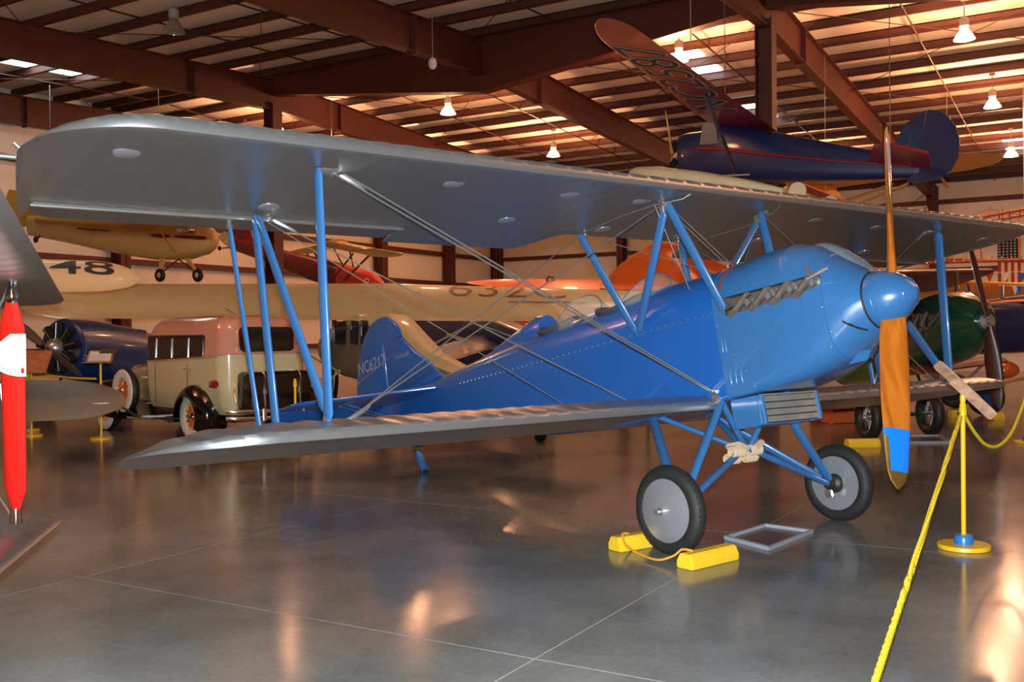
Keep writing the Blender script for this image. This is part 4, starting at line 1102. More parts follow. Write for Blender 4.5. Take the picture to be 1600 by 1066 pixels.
# protractor plate clamped on the red strut
Q = W('rigging_protractor', 'white quadrant gauge plate clamped to the red strut', 'gauge', at(25, 530, DS))
q0 = at(33, 522, DS); pts = [q0]
def qp(r_, a): return q0+RT*(-r_*cos(a))*1.0+Vector((0, 0, -r_*sin(a)))
Q.part(plate(MB(), [q0+RT*.02, q0+RT*.02-Vector((0, 0, .20))]+[qp(.20, radians(90-k*6)) for k in range(11)]+[q0-RT*.05], .008), 'plate', M_WHITE, None)
Q.part(plate(MB(), [qp(.20, radians(90-k*6)) for k in range(11)]+[qp(.165, radians(30+k*6)) for k in range(11)], .009), 'scale_band', mat('cream_scale', srgb(210, 198, 160), .5), None)
for k in range(10):
    a = radians(33+k*6); Q.part(MB().tube(qp(.172, a)-FW*.006, qp(.192, a)-FW*.006, .0016, n=4), 'tick', M_INK)
Q.part(MB().torus(q0-FW*.006+RT*-.02+Vector((0, 0, -.02)), FW, .018, .0015, 20, 5), 'pivot_ring', M_INK)
Q.part(MB().tube(q0-FW*.007+RT*.012, q0-FW*.007+RT*.012-Vector((0, 0, .16)), .0015, n=4), 'plumb_line', M_INK)
Q.part(MB().box(q0-FW*.006+RT*.006-Vector((0, 0, .172)), (.025, .004, .025)), 'red_mark', M_REDST, None)

# B: cream biplane marked 48, seen from behind
B = W('biplane', 'cream biplane with a black 48 on its upper wing at left', 'biplane', gnd(-9, 13.7))
bu = B.part(qwing(MB(), at(-190, 405, 14.9), at(219, 418, 14.9), at(-190, 459, 13.2), at(219, 455, 13.2), .10, .04, sag=.003, tip=.19, tipc=.55), 'upper_wing', M_CRMW)
B.part(MB().tube(at(-190, 444, 13.65)+Vector((0, 0, .055)), at(192, 442, 13.65)+Vector((0, 0, .055)), .012, n=6), 'aileron_gap', M_WHITE)
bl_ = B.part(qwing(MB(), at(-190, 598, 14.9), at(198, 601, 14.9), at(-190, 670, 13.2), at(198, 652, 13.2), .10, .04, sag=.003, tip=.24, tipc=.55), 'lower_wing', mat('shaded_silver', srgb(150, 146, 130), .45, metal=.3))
B.part(MB().tube(at(-190, 655, 13.62)+Vector((0, 0, .07)), at(170, 638, 13.62)+Vector((0, 0, .07)), .010, n=6), 'aileron_gap', M_WHITE)
u_ = (at(190, 440, 13.9)-at(80, 440, 13.9)).normalized(); v_ = (at(120, 414, 14.75)-at(120, 438, 13.85)).normalized()
textW(B, '48', 1.08, M_INK, at(78, 441, 13.75), u_, v_, bu, bu, u_.cross(v_), thick=.03, sx=.86, bold=.008)
for r_ in (-6.9, -8.6):
    B.part(MB().bar(gnd(r_, 13.6, .95), gnd(r_, 13.7, 2.4), .1, .04, FW), 'interplane_strut', M_CRMW)
ffm = MB(); ffus(ffm, [(gnd(-9.6, 12.0, 1.2), .05, .2, 2.2), (gnd(-9.6, 13.5, 1.5), .35, .45, 2.6), (gnd(-9.6, 15.5, 1.8), .4, .5, 2.6), (gnd(-9.6, 16.3, 1.95), .3, .35, 2.2)], RT)
B.part(ffm, 'fuselage', M_CRMW)
for s in (-1, 1):
    wheelW(B, gnd(-9.6+s*.8, 15.3, .36), RT, .36, .08, M_CRMW)
    B.part(MB().bar(gnd(-9.6+s*.3, 15.2, 1.2), gnd(-9.6+s*.75, 15.3, .36), .07, .03, FW), 'gear_leg', M_CRMW)

# C: cream high wing cabin monoplane across the middle
Cm = W('monoplane', 'cream high wing cabin monoplane standing behind the sedan', 'monoplane', gnd(-2.3, 20))
cw = Cm.part(qwing(MB(), at(600, 447, 21.8), at(28, 452, 19.0), at(600, 501, 20.0), at(28, 497, 17.2), .12, .05, sag=.002, tip=.10, tipc=.5), 'wing', M_CRM2)
cw2 = Cm.part(qwing(MB(), at(600, 447, 21.8), at(1040, 460, 24.0), at(600, 501, 20.0), at(1040, 503, 22.2), .12, .05, sag=.002, tip=.10, tipc=.5), 'wing', M_CRM2)
for a, b, z in (((60, 480.5, 17.8), (270, 479.5, 18.9), .11), ((795, 480, 21.5), (915, 481, 22.1), .12)):
    Cm.part(MB().tube(at(*a)+Vector((0, 0, z)), at(*b)+Vector((0, 0, z)), .012, n=6), 'aileron_gap', mat('seam_grey', srgb(140, 135, 125), .6))
u_ = (at(905, 468, 22.6)-at(715, 468, 21.7)).normalized(); v_ = (at(790, 452, 22.9)-at(790, 472, 22.2)).normalized()
textW(Cm, '632C', 1.35, mat('brown_outline', srgb(96, 70, 48), .5), at(694, 476, 21.3), u_, v_, cw2, cw2, u_.cross(v_), thick=.08, sx=.95, bold=-.012)
# fuselage from cabin back to the tail
st = []
CB, CT = gnd(-2.75, 19.9), gnd(.6, 15.3)
hd = (CB-CT).normalized(); sd = Vector((hd.y, -hd.x, 0))
for t, hw, hh, zc, e in ((-.25, .28, .35, 1.35, 2.6), (-.14, .48, .58, 1.42, 3.5), (0, .55, .68, 1.46, 4), (.14, .54, .66, 1.42, 4), (.25, .46, .50, 1.28, 3.4), (.40, .34, .36, 1.02, 3), (.66, .19, .22, .78, 2.6), (1.0, .05, .12, .70, 2.2)):
    p = CB.lerp(CT, t); st.append((Vector((p.x, p.y, zc)), hw, hh, e))
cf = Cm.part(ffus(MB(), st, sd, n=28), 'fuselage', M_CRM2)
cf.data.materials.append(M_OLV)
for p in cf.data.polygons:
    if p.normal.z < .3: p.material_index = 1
for k, (t0, t1) in enumerate(((-.12, -.02), (.015, .075), (.09, .14))):
    for s in (-1, 1):
        pa_, pb_ = CB.lerp(CT, t0), CB.lerp(CT, t1); off = sd*s*.548
        Cm.part(plate(MB(), [pa_+off+Vector((0, 0, 1.52)), pb_+off+Vector((0, 0, 1.50)), pb_+off+Vector((0, 0, 1.96)), pa_+off+Vector((0, 0, 1.98))], .02), 'cabin_window', M_PANE, None)
tp = CT
def cz(q, z): return Vector((q.x, q.y, z))
Cm.part(plate(MB(), [cz(tp+hd*1.95, .95), cz(tp+hd*1.2, 1.3), cz(tp+hd*.5, 1.68), cz(tp+hd*.05, 1.92), cz(tp-hd*.25, 1.95), cz(tp-hd*.55, 1.75), cz(tp-hd*.65, 1.3), cz(tp-hd*.5, .75), cz(tp, .62)], .06), 'fin_and_rudder', M_CRM2, 30)
for s in (-1, 1):
    Cm.part(plate(MB(), [cz(tp+hd*.95+sd*s*.12, .86), cz(tp+hd*.6+sd*s*1.2, .86), cz(tp+hd*.2+sd*s*1.45, .82), cz(tp-hd*.3+sd*s*1.3, .78), cz(tp-hd*.35+sd*s*.1, .78)], .05), 'tailplane', M_CRM2, 30)
    c = CB+hd*.8+sd*s*1.0; wheelW(Cm, cz(c, .34), sd, .34, .09, M_CRM2)
    a = CB+hd*.5+sd*s*.5
    Cm.part(MB().bar(cz(a, 1.0), cz(c, .36), .08, .04, hd), 'gear_leg', M_CRM2)
    b = CB+sd*s*3.0
    Cm.part(MB().bar(cz(a, .95), cz(b, 2.2), .1, .04, hd), 'wing_strut', M_CRM2)
Cm.part(MB().lathe(cz(tp+hd*.3, .11), sd, [(-.05, .08), (-.04, .11), (.04, .11), (.05, .08)], 16), 'tail_wheel', M_BLACK)
Cm.part(MB().bar(cz(tp+hd*.3, .13), cz(tp+hd*.6, .68), .05, .03, hd), 'tail_leg', M_CRM2)
nose = CB+hd*1.6
Cm.part(MB().lathe(Vector((nose.x, nose.y, 1.42)), hd, [(-.3, .42), (0, .45), (.08, .42), (.1, .2)], 28), 'engine_cowling', M_CRM2)
for s in (-1, 1):
    m_ = MB(); prop_blade(m_, Vector((nose.x, nose.y, 1.42))+hd*.15, hd, Vector((0, 0, s)), 1.15, .12, .16); Cm.part(m_, 'propeller_blade', M_BLK)

# D: royal blue aeroplane with radial engine, left of the sedan
Dd = W('monoplane', 'royal blue aeroplane with black radial engine left of the sedan', 'aeroplane', gnd(-9.7, 21))
n0, n1 = at(100, 545, 21.0), at(265, 565, 24.0); ax_ = (n0-n1).normalized(); sd_ = Vector((ax_.y, -ax_.x, 0)).normalized()
L_ = (n0-n1).length
Dd.part(ffus(MB(), [(n1-ax_*2.0+Vector((0, 0, .2)), .12, .2, 2.2), (n1, .42, .52, 2.4), (n1.lerp(n0, .45), .55, .66, 2.3), (n1.lerp(n0, .75), .6, .68, 2.1), (n0, .62, .63, 2), (n0+ax_*.05, .56, .57, 2)], sd_, n=28), 'fuselage', M_NAVY2)
Dd.part(MB().lathe(n0+ax_*.05, ax_, [(0, .5), (.02, .25), (.14, .22), (.3, .16), (.36, .08), (.38, 0)], 28), 'crankcase', M_ALU)
for k in range(9):
    a = 2*pi*k/9; d_, a_, b_ = basis(ax_); e = a_*cos(a)+b_*sin(a)
    cy = Dd.part(MB().lathe(n0+ax_*.16+e*.2, e, [(0, .085), (.05, .095), (.07, .085), (.1, .095), (.13, .085), (.16, .095), (.19, .085), (.22, .095), (.25, .085), (.33, .09), (.36, .05)], 16), 'engine_cylinder', M_DARK)
    Dd.part(MB().tube(n0+ax_*.24+e*.12, n0+ax_*.26+e*.52, .012, n=6), 'pushrod', M_ALU, parent=cy)
for s in (-1, 1):
    m_ = MB(); prop_blade(m_, n0+ax_*.5, ax_, (b_*s*.85+a_*s*.5), 1.2, .12, .2); Dd.part(m_, 'propeller_blade', M_SILW)
Dd.part(MB().torus(n1.lerp(n0, .38)+Vector((0, 0, .58)), (0, .1, 1), .26, .05, 24, 10), 'cockpit_coaming', M_COAM)
for s in (-1, 1):
    g = n1.lerp(n0, .9)+sd_*s*.95; g.z = .38
    wheelW(Dd, g, sd_, .38, .09, M_NAVY2)
    Dd.part(MB().bar(n1.lerp(n0, .85)+sd_*s*.4-Vector((0, 0, .45)), g, .07, .04, ax_), 'gear_leg', M_NAVY)
    Dd.part(MB().bar(n1.lerp(n0, .45)+sd_*s*.4-Vector((0, 0, .45)), g, .07, .04, ax_), 'gear_leg', M_NAVY)
    Dd.part(qwing(MB(), n1.lerp(n0, .7)+sd_*s*.4-Vector((0, 0, .5)), n1.lerp(n0, .7)+sd_*s*3.6-Vector((0, 0, .38)), n1.lerp(n0, .15)+sd_*s*.4-Vector((0, 0, .55)), n1.lerp(n0, .15)+sd_*s*3.6-Vector((0, 0, .43)), .1, .04), 'lower_wing', M_CRMW)
tl = n1-ax_*2.0+Vector((0, 0, .2))
Dd.part(plate(MB(), [tl+ax_*.7, tl+ax_*.1+Vector((0, 0, .9)), tl-ax_*.4+Vector((0, 0, .95)), tl-ax_*.5-Vector((0, 0, .2)), tl-Vector((0, 0, .2))], .05), 'fin_and_rudder', M_NAVY2)
Dd.part(MB().path([tl+ax_*.2-Vector((0, 0, .1)), Vector((tl.x, tl.y, 0.02))], .04), 'tail_skid', M_NAVY)

# E: yellow high wing aeroplane hanging, upper left
E_ = W('monoplane', 'yellow high wing aeroplane hanging above the cream wing at left', 'aeroplane', at(180, 380, 26))
axE = (at(332, 374, 24.6)-at(48, 352, 28.5)).normalized(); sE = Vector((axE.y, -axE.x, 0)).normalized()
stE = [(at(44, 352, 28.6), .05, .28, 2.2), (at(110, 361, 27.6), .22, .34, 3), (at(190, 370, 26.5), .36, .46, 3.5), (at(250, 373, 25.6), .42, .55, 4), (at(290, 374, 25.1), .42, .50, 3.6), (at(318, 374, 24.8), .36, .38, 2.6), (at(329, 374, 24.65), .26, .28, 2.2), (at(335, 375, 24.55), .05, .06, 2)]
E_.part(ffus(MB(), stE, sE, n=28), 'fuselage', M_YELL)  # lit underside put into the colour: paler yellow than the top decking
def Eside(px, py, d): return at(px, py, d)+sE*(.44 if (at(px, py, d)+sE-C0).length < (at(px, py, d)-sE-C0).length else -.44)
E_.part(MB().path([at(120, 357, 26.9), at(190, 362, 26.0), at(250, 369, 25.0), at(322, 372, 24.3)], [.02, .03, .06, .04], 8), 'stripe', M_MAROON)
E_.part(ffus(MB(), [(at(60, 343, 28.3), .12, .1, 2.5), (at(150, 349, 27), .33, .16, 3), (at(240, 355, 25.7), .43, .2, 3.5), (at(300, 360, 25), .40, .16, 3)], sE), 'top_decking', M_YELW)
E_.part(qwing(MB(), at(300, 318, 24.9), at(130, 280, 21.4), at(222, 318, 26.2), at(55, 285, 22.6), .11, .04, tip=.1), 'wing', M_YELW)
E_.part(qwing(MB(), at(300, 318, 24.9), at(372, 332, 26.9), at(222, 318, 26.2), at(300, 332, 28.1), .11, .04, tip=.1), 'wing', M_YELW)
for px in (250, 309):
    dd_ = 25.0 if px == 250 else 24.6
    wheelW(E_, at(px, 430, dd_), sE, .17, .06, M_YELL)
    E_.part(MB().rings([[at(px-4+(275-px)*.35, 404, dd_)+axE*.12, at(px-4+(275-px)*.35, 404, dd_)-axE*.12, at(px-4+(275-px)*.35, 404, dd_)-axE*.1+sE*.04, at(px-4+(275-px)*.35, 404, dd_)+axE*.1+sE*.04], [at(px, 428, dd_)+axE*.03, at(px, 428, dd_)-axE*.03, at(px, 428, dd_)-axE*.02+sE*.02, at(px, 428, dd_)+axE*.02+sE*.02]]), 'gear_leg', M_YELL, None)
    E_.part(MB().tube(at(279, 405, 24.9), at(px, 428, dd_), .02, n=6), 'gear_brace', M_BROWNW)
for a, b in (((281, 399, 24.6), (338, 344, 25.5)), ((283, 401, 24.6), (322, 344, 26.3)), ((276, 400, 24.9), (210, 300, 22.6))):
    E_.part(MB().bar(at(*a), at(*b), .06, .03, axE), 'wing_strut', M_YELW)
for k in range(3):
    E_.part(MB().lathe(at(283+7*k, 360, 24.4), sE, [(-.1, .05), (.0, .06), (.1, .05)], 10), 'engine_cylinder', M_CHROME)
E_.part(MB().lathe(at(56, 374.5, 28.2), sE, [(-.03, .06), (-.02, .09), (.02, .09), (.03, .06)], 16), 'tail_wheel', M_BLACK)
E_.part(MB().tube(at(57, 374, 28.2), at(68, 364, 28.2), .025, n=6), 'tail_leg', M_DARK)
E_.part(plate(MB(), [at(70, 345, 28.4), at(38, 300, 28.7), at(15, 296, 28.9), at(2, 330, 29), at(25, 358, 28.8)], .05), 'fin_and_rudder', M_YELW)

for p in (at(250, 345, 25.6), at(80, 345, 28)): E_.part(MB().tube(p, Vector((p.x, p.y, deck(p.y)-.25)), .008, n=5), 'hanging_cable', M_WIRE)
# F: dark red parasol aeroplane hanging in the far corner
Fp = W('parasol_monoplane', 'dark red parasol aeroplane with pale wing hanging in the far corner', 'aeroplane', at(480, 415, 31))
axF = (at(600, 446, 30)-at(370, 384, 33)).normalized(); sF = Vector((axF.y, -axF.x, 0)).normalized()
Fp.part(ffus(MB(), [(at(362, 380, 33), .05, .22, 2.4), (at(420, 398, 32.3), .2, .26, 3), (at(490, 420, 31.5), .32, .38, 3.4), (at(535, 432, 31), .34, .40, 3.2)], sF, n=24), 'fuselage', M_MAROON)
Fp.part(ffus(MB(), [(at(535, 432, 31), .34, .40, 3.2), (at(560, 438, 30.6), .34, .38, 2.8), (at(585, 441, 30.3), .28, .30, 2.4), (at(600, 447, 30.1), .08, .1, 2)], sF, n=24), 'nose_cowl', paint('lit_red_nose', 200, 56, 30))  # lighting put into the colour: nose brighter than the maroon fuselage
Fp.part(plate(MB(), [at(366, 385, 33), at(362, 350, 33), at(390, 350, 32.8), at(400, 390, 32.6)], .05), 'fin_and_rudder', M_MAROON)
Fp.part(qwing(MB(), at(545, 380, 29.8), at(640, 398, 27.6), at(495, 383, 30.8), at(600, 404, 28.6), .1, .05, tip=.15), 'wing', M_YELL)
Fp.part(qwing(MB(), at(545, 380, 29.8), at(488, 396, 33.2), at(495, 383, 30.8), at(440, 396, 34), .1, .05, tip=.15), 'wing', M_YELL)
for a, b in (((536, 415, 30.8), (520, 385, 30.4)), ((552, 418, 30.6), (545, 385, 30.0)), ((536, 440, 30.4), (580, 396, 29)), ((520, 436, 30.6), (552, 396, 29.6)), ((487, 416, 31.8), (480, 396, 32.6)), ((505, 420, 31.5), (492, 396, 32.3))):
    Fp.part(MB().bar(at(*a), at(*b), .06, .03, axF), 'wing_strut', M_MAROON)
Fp.part(MB().torus(at(573, 438.5, 29.7), FW, .06, .012, 20, 6), 'emblem', M_WHITE)
Fp.part(plate(MB(), [at(350, 362, 33.2), at(372, 372, 33), at(372, 384, 33), at(356, 386, 33.2), at(340, 372, 33.4)], .05), 'tailplane', M_CRMW)
Fp.part(MB().lathe(at(343, 388, 33), sF, [(-.03, .05), (0, .08), (.03, .05)], 12), 'tail_wheel', M_BLACK)
Fp.part(MB().tube(at(343, 388, 33), at(360, 387, 33), .02, n=6), 'tail_leg', M_DARK)
Fp.part(MB().path([at(562, 423, 30.4), at(567, 418, 30.4), at(572, 424, 30.3)], .05, 8), 'cockpit_screen', M_CLEAR)

for p in (at(520, 382, 30.4), at(385, 380, 32.8)): Fp.part(MB().tube(p, Vector((p.x, p.y, deck(p.y)-.25)), .008, n=5), 'hanging_cable', M_WIRE)
# G: orange-red low wing and orange tail in the middle distance
G_ = W('monoplane', 'orange red aeroplane wing with a pointed tip behind the blue fuselage', 'aeroplane', gnd(2.5, 29))
G_.part(qwing(MB(), at(1120, 440, 28.6), at(728, 441, 32.0), at(1120, 482, 26.4), at(728, 447, 30.4), .13, .03, sag=.002, tip=.3, tipc=.1), 'wing', M_ORR)
G_.part(ffus(MB(), [(at(1060, 490, 30.5), .3, .35, 2.4), (at(1100, 490, 29.5), .5, .6, 2.4), (at(1140, 495, 27.5), .5, .6, 2.4), (at(1170, 500, 26.5), .3, .35, 2.2)], RT), 'fuselage', M_ORR)
G_.part(MB().path([at(854, 446, 30)+Vector((0, 0, .12)), at(857, 443, 30)+Vector((0, 0, .2)), at(864, 443, 30)+Vector((0, 0, .2)), at(866, 446, 30)+Vector((0, 0, .1))], .03, 6), 'wing_fitting', M_INK)
for r_ in (5.4, 7.2): wheelW(G_, gnd(r_, 28.6, .33), RT, .33, .09, M_ORR); G_.part(MB().bar(gnd(r_, 28.6, .35), gnd(6.2+(r_-6.3)*.4, 28.8, 1.9), .07, .04, FW), 'gear_leg', M_ORR)
def atH(px, py, d): return at(px, py, d*1.19)
Hh = W('monoplane', 'aeroplane with a tall rounded orange fin behind the cabane struts', 'aeroplane', gnd(3.8, 25.8))
Hh.part(plate(MB(), [atH(938, 452, 22.2), atH(950, 436, 22.1), atH(968, 416, 22), atH(990, 399, 21.8), atH(1012, 387, 21.7), atH(1034, 380, 21.5), atH(1062, 382, 21.3), atH(1105, 398, 21), atH(1150, 425, 20.7), atH(1160, 460, 20.6)], .08), 'fin_and_rudder', M_ORW, 30)
Hh.part(qwing(MB(), atH(1130, 452, 20.3), atH(930, 444, 22.8), atH(1110, 456, 19.6), atH(935, 452, 21.4), .06, 0, sag=0, tip=.12), 'tailplane', M_ORW)
Hh.part(ffus(MB(), [(atH(1000, 470, 22), .1, .3, 2.4), (atH(1100, 478, 21), .3, .4, 3), (atH(1220, 480, 20), .45, .5, 3)], RT+FW*.5), 'fuselage', M_ORW)
Hh.part(MB().path([atH(1010, 478, 22), gnd(3.55, 26.2, .02)], .05), 'tail_leg', M_DARK)
# I: dark navy aeroplane with a yellow stripe beyond the cream tail
I_ = W('monoplane', 'navy aeroplane with yellow stripe seen between cream wing and fuselage', 'aeroplane', gnd(-.9, 24.5))
axI = (at(690, 520, 26)-at(840, 545, 22.5)).normalized(); sI = Vector((axI.y, -axI.x, 0)).normalized()
I_.part(ffus(MB(), [(at(640, 520, 27), .3, .4, 2.4), (at(690, 525, 26), .5, .7, 2.6), (at(770, 540, 24.2), .5, .75, 2.8), (at(850, 560, 22.5), .3, .5, 2.6)], sI), 'fuselage', M_NAVY)
I_.part(MB().path([at(700, 524, 24.9), at(740, 535, 24.0), at(780, 545, 23.2)], .055, 6), 'stripe', paint('stripe_yellow', 190, 176, 90))
I_.part(qwing(MB(), at(760, 520, 24.6), at(640, 555, 21.8), at(800, 535, 23.6), at(680, 572, 21.0), .1, .03), 'lower_wing', M_NAVY)
for k in (0, 1): wheelW(I_, Vector((*(at(730+60*k, 540, 24.6-.8*k).xy), .35)), sI, .35, .09, M_NAVY); I_.part(MB().bar(Vector((*(at(730+60*k, 540, 24.6-.8*k).xy), .36)), at(735+50*k, 545, 24.6-.8*k), .07, .04, axI), 'gear_leg', M_NAVY)
# J: floatplane with red wing, hanging at right
J_ = W('floatplane', 'hanging navy floatplane with a red NC2587 wing and cream floats', 'floatplane', at(1250, 240, 17))
nJ, tJ = at(1068, 245, 18.6), at(1432, 262, 16.4); axJ = (nJ-tJ).normalized(); sJ = Vector((axJ.y, -axJ.x, 0)).normalized()
def Js(t, dz, hw, hh, e): return (tJ.lerp(nJ, t)+Vector((0, 0, dz)), hw, hh, e)
J_.part(ffus(MB(), [Js(-.12, -.02, .03, .10, 2.2), Js(.0, .0, .06, .17, 2.4), Js(.3, .02, .20, .31, 3.2), Js(.55, .06, .30, .43, 3.8), Js(.78, .12, .36, .52, 4), Js(.84, .04, .36, .46, 4), Js(.97, .0, .33, .42, 3.4), Js(1.0, 0, .3, .38, 3)], sJ, n=28), 'fuselage', M_NAVY)
for s in (-1, 1):
    pth = [tJ.lerp(nJ, t)+sJ*s*(w_+.012)+Vector((0, 0, dz)) for t, w_, dz in ((-.05, .04, .0), (.3, .2, .02), (.55, .3, .06), (.78, .36, .12), (.9, .35, .12))]
    J_.part(MB().path(pth, [.01, .018, .024, .03, .03], 8), 'stripe', M_RED)
    J_.part(plate(MB(), [tJ.lerp(nJ, .80)+sJ*s*.37+Vector((0, 0, .22)), tJ.lerp(nJ, .885)+sJ*s*.37+Vector((0, 0, .18)), tJ.lerp(nJ, .87)+sJ*s*.365+Vector((0, 0, .56)), tJ.lerp(nJ, .81)+sJ*s*.365+Vector((0, 0, .62))], .015), 'cabin_window', mat('bright_pane', srgb(190, 180, 165), .08, metal=.5, alpha=.8), None)
# engine and propeller
J_.part(MB().lathe(nJ, axJ, [(0, .2), (.08, .2), (.12, .12), (.22, .08), (.24, 0)], 18), 'crankcase', M_ALU)
for k in range(5):
    a = 2*pi*k/5+.3; d_, a_, b_ = basis(axJ); e = a_*cos(a)+b_*sin(a)
    J_.part(MB().lathe(nJ+axJ*.08+e*.12, e, [(0, .06), (.05, .07), (.07, .06), (.1, .07), (.13, .06), (.16, .07), (.24, .06), (.27, .03)], 12), 'engine_cylinder', M_DARK)
for s in (-1, 1):
    m_ = MB(); prop_blade(m_, nJ+axJ*.22, axJ, (a_*s*.8-b_*s*.6), .95, .09, .13); J_.part(m_, 'propeller_blade', M_YELW)
r0 = tJ.lerp(nJ, .86)+Vector((0, 0, .60)); r1_ = tJ.lerp(nJ, .58)+Vector((0, 0, .56))
jw = J_.part(qwing(MB(), r0, at(914, 42, 12.7), r1_, at(958, 18, 11.7), .10, .03, sag=.004, tip=.12, tipc=.5), 'wing', M_RED)
far0 = r0+(r0-at(914, 42, 12.7)); far1 = r1_+(r1_-at(958, 18, 11.7))
J_.part(qwing(MB(), r0, far0, r1_, far1, .10, .03, sag=.004, tip=.12, tipc=.5), 'wing', M_RED)
tA, tB_ = at(914, 42, 12.7), at(958, 18, 11.7)
u_ = ((tA+tB_)-(r0+r1_)).normalized(); ch_ = (r0-r1_).normalized(); dn = u_.cross(ch_).normalized()
if dn.z > 0: dn = -dn
v_ = dn.cross(u_).normalized(); cen = (r0+r1_)/2
for off_, mm, bo in ((.006, M_OUT, .02), (.012, M_INK, -.004)):
    textW(J_, 'NC2587', .98, mm, cen+u_*1.5-v_*.34+dn*.3, u_, v_, jw, jw, dn, off_, thick=0, sx=1.15, bold=bo)
for s in (-1, 1):
    J_.part(MB().bar(tJ.lerp(nJ, .72)+sJ*s*.3-Vector((0, 0, .35)), (r0*.5+r1_*.5)+((at(930, 40, 12.3)-r0)*.45 if s == (1 if sJ.dot(at(930, 40, 12.3)-r0) > 0 else -1) else (far0-r0)*.45)-Vector((0, 0, .05)), .08, .03, axJ), 'wing_strut', M_NAVY)
# tail
J_.part(plate(MB(), [at(1400, 225, 16.5), at(1412, 198, 16.5), at(1432, 182, 16.4), at(1447, 173, 16.35), at(1437, 250, 16.4), at(1432, 262, 16.4)], .05), 'fin', M_NAVY, 30)
J_.part(plate(MB(), [at(1450, 172, 16.3), at(1466, 173, 16.2), at(1482, 182, 16.1), at(1494, 198, 16.0), at(1500, 220, 16.0), at(1497, 245, 16.0), at(1486, 266, 16.1), at(1468, 280, 16.2), at(1440, 286, 16.3), at(1418, 284, 16.4), at(1432, 262, 16.4), at(1440, 225, 16.35)], .05), 'rudder', M_NAVY, 30)
for s in (-1, 1):
    q = tJ+sJ*s*.05
    J_.part(plate(MB(), [q+axJ*.75+Vector((0, 0, .05)), q+axJ*.45+sJ*s*1.0+Vector((0, 0, .18)), q+axJ*.1+sJ*s*1.2+Vector((0, 0, .18)), q-axJ*.35+sJ*s*.9+Vector((0, 0, .12)), q-axJ*.25+Vector((0, 0, 0))], .04), 'tailplane', M_RED)
    for z in (.75, -.25): J_.part(MB().tube(q+sJ*s*.8+Vector((0, 0, .15)), tJ+Vector((0, 0, z)), .006, n=5), 'tail_wire', M_WIRE)
# floats with water rudders
for s, (bow, stern) in enumerate(((at(988, 271, 17.9), at(1226, 299, 16.0)), (at(988, 271, 17.9)+sJ*(1.9 if sJ.dot(FW) > 0 else -1.9), at(1226, 299, 16.0)+sJ*(1.9 if sJ.dot(FW) > 0 else -1.9)))):
    fa = (bow-stern).normalized(); fs_ = Vector((fa.y, -fa.x, 0)).normalized()
    fl_ = J_.part(ffus(MB(), [(stern, .08, .05, 2.4), (stern.lerp(bow, .2), .2, .12, 3), (stern.lerp(bow, .5), .27, .17, 3), (stern.lerp(bow, .8), .27, .17, 2.8), (stern.lerp(bow, .94), .22, .13, 2.4), (bow, .1, .06, 2.2)], fs_, n=24), 'float', M_CRMW)
    rd = stern-fa*.22
    J_.part(MB().lathe(rd+Vector((0, 0, .02)), fs_, [(-.01, .02), (-.008, .15), (.008, .15), (.01, .02)], 20), 'water_rudder', M_CRMW, parent=fl_)
    for t, tt in ((.72, .93), (.42, .66)):
        J_.part(MB().bar(stern.lerp(bow, t)+Vector((0, 0, .12)), tJ.lerp(nJ, tt)-Vector((0, 0, .25)), .05, .03, fa), 'float_strut', M_CRMW)
for p, z in ((tJ.lerp(nJ, .8)+Vector((0, 0, .6)), 8.0), (tJ.lerp(nJ, .1)+Vector((0, 0, .15)), 8.0)):
    J_.part(MB().tube(p, Vector((p.x, p.y, deck(p.y)-.25)), .008, n=5), 'hanging_cable', M_WIRE)
wt = jw
for t in (.45,):
    p = (r0*.5+r1_*.5).lerp(at(935, 35, 12.2), t); J_.part(MB().tube(p+Vector((0, 0, .08)), Vector((p.x, p.y, deck(p.y)-.25)), .008, n=5), 'hanging_cable', M_WIRE)
# K: yellow aeroplane hanging beyond it
K_ = W('monoplane', 'yellow aeroplane wing hanging beyond the floatplane tail at right', 'aeroplane', at(1440, 270, 29))
K_.part(qwing(MB(), at(1230, 302, 28.6), at(1568, 258, 29.6), at(1230, 264, 26.8), at(1568, 234, 27.8), .11, .03, sag=.002, tip=.22, tipc=.5), 'wing', M_YELW)
for a, b in (((1420, 287, 28.6), (1305, 330, 29.4)), ((1395, 287, 28.2), (1290, 322, 29.4)), ((1470, 278, 28.6), (1482, 292, 29))):
    K_.part(MB().bar(at(*a), at(*b), .08, .03, RT), 'wing_strut', M_YELW)
K_.part(ffus(MB(), [(at(1200, 320, 31.5), .2, .25, 2.6), (at(1240, 318, 30), .42, .55, 3.2), (at(1285, 316, 28.5), .45, .55, 3.2), (at(1300, 316, 27.8), .28, .33, 2.4)], RT), 'fuselage', M_YELW)
p = at(1480, 262, 28.6); K_.part(MB().tube(p, Vector((p.x, p.y, deck(p.y)-.25)), .008, n=5), 'hanging_cable', M_WIRE)
L0 = W('wing_panel', 'rust red wing panel hanging under the floatplane fuselage', 'wing', at(1300, 305, 25.4))
L0.part(qwing(MB(), at(1255, 288, 25.4), at(1338, 322, 24.6), at(1258, 300, 26.4), at(1330, 328, 25.8), .08, .03, tip=.12), 'panel', mat('rust_panel', srgb(150, 76, 62), .6, var=.2))
p = at(1290, 303, 25.4); L0.part(MB().tube(p, Vector((p.x, p.y, deck(p.y)-.25)), .008, n=5), 'hanging_cable', M_WIRE)

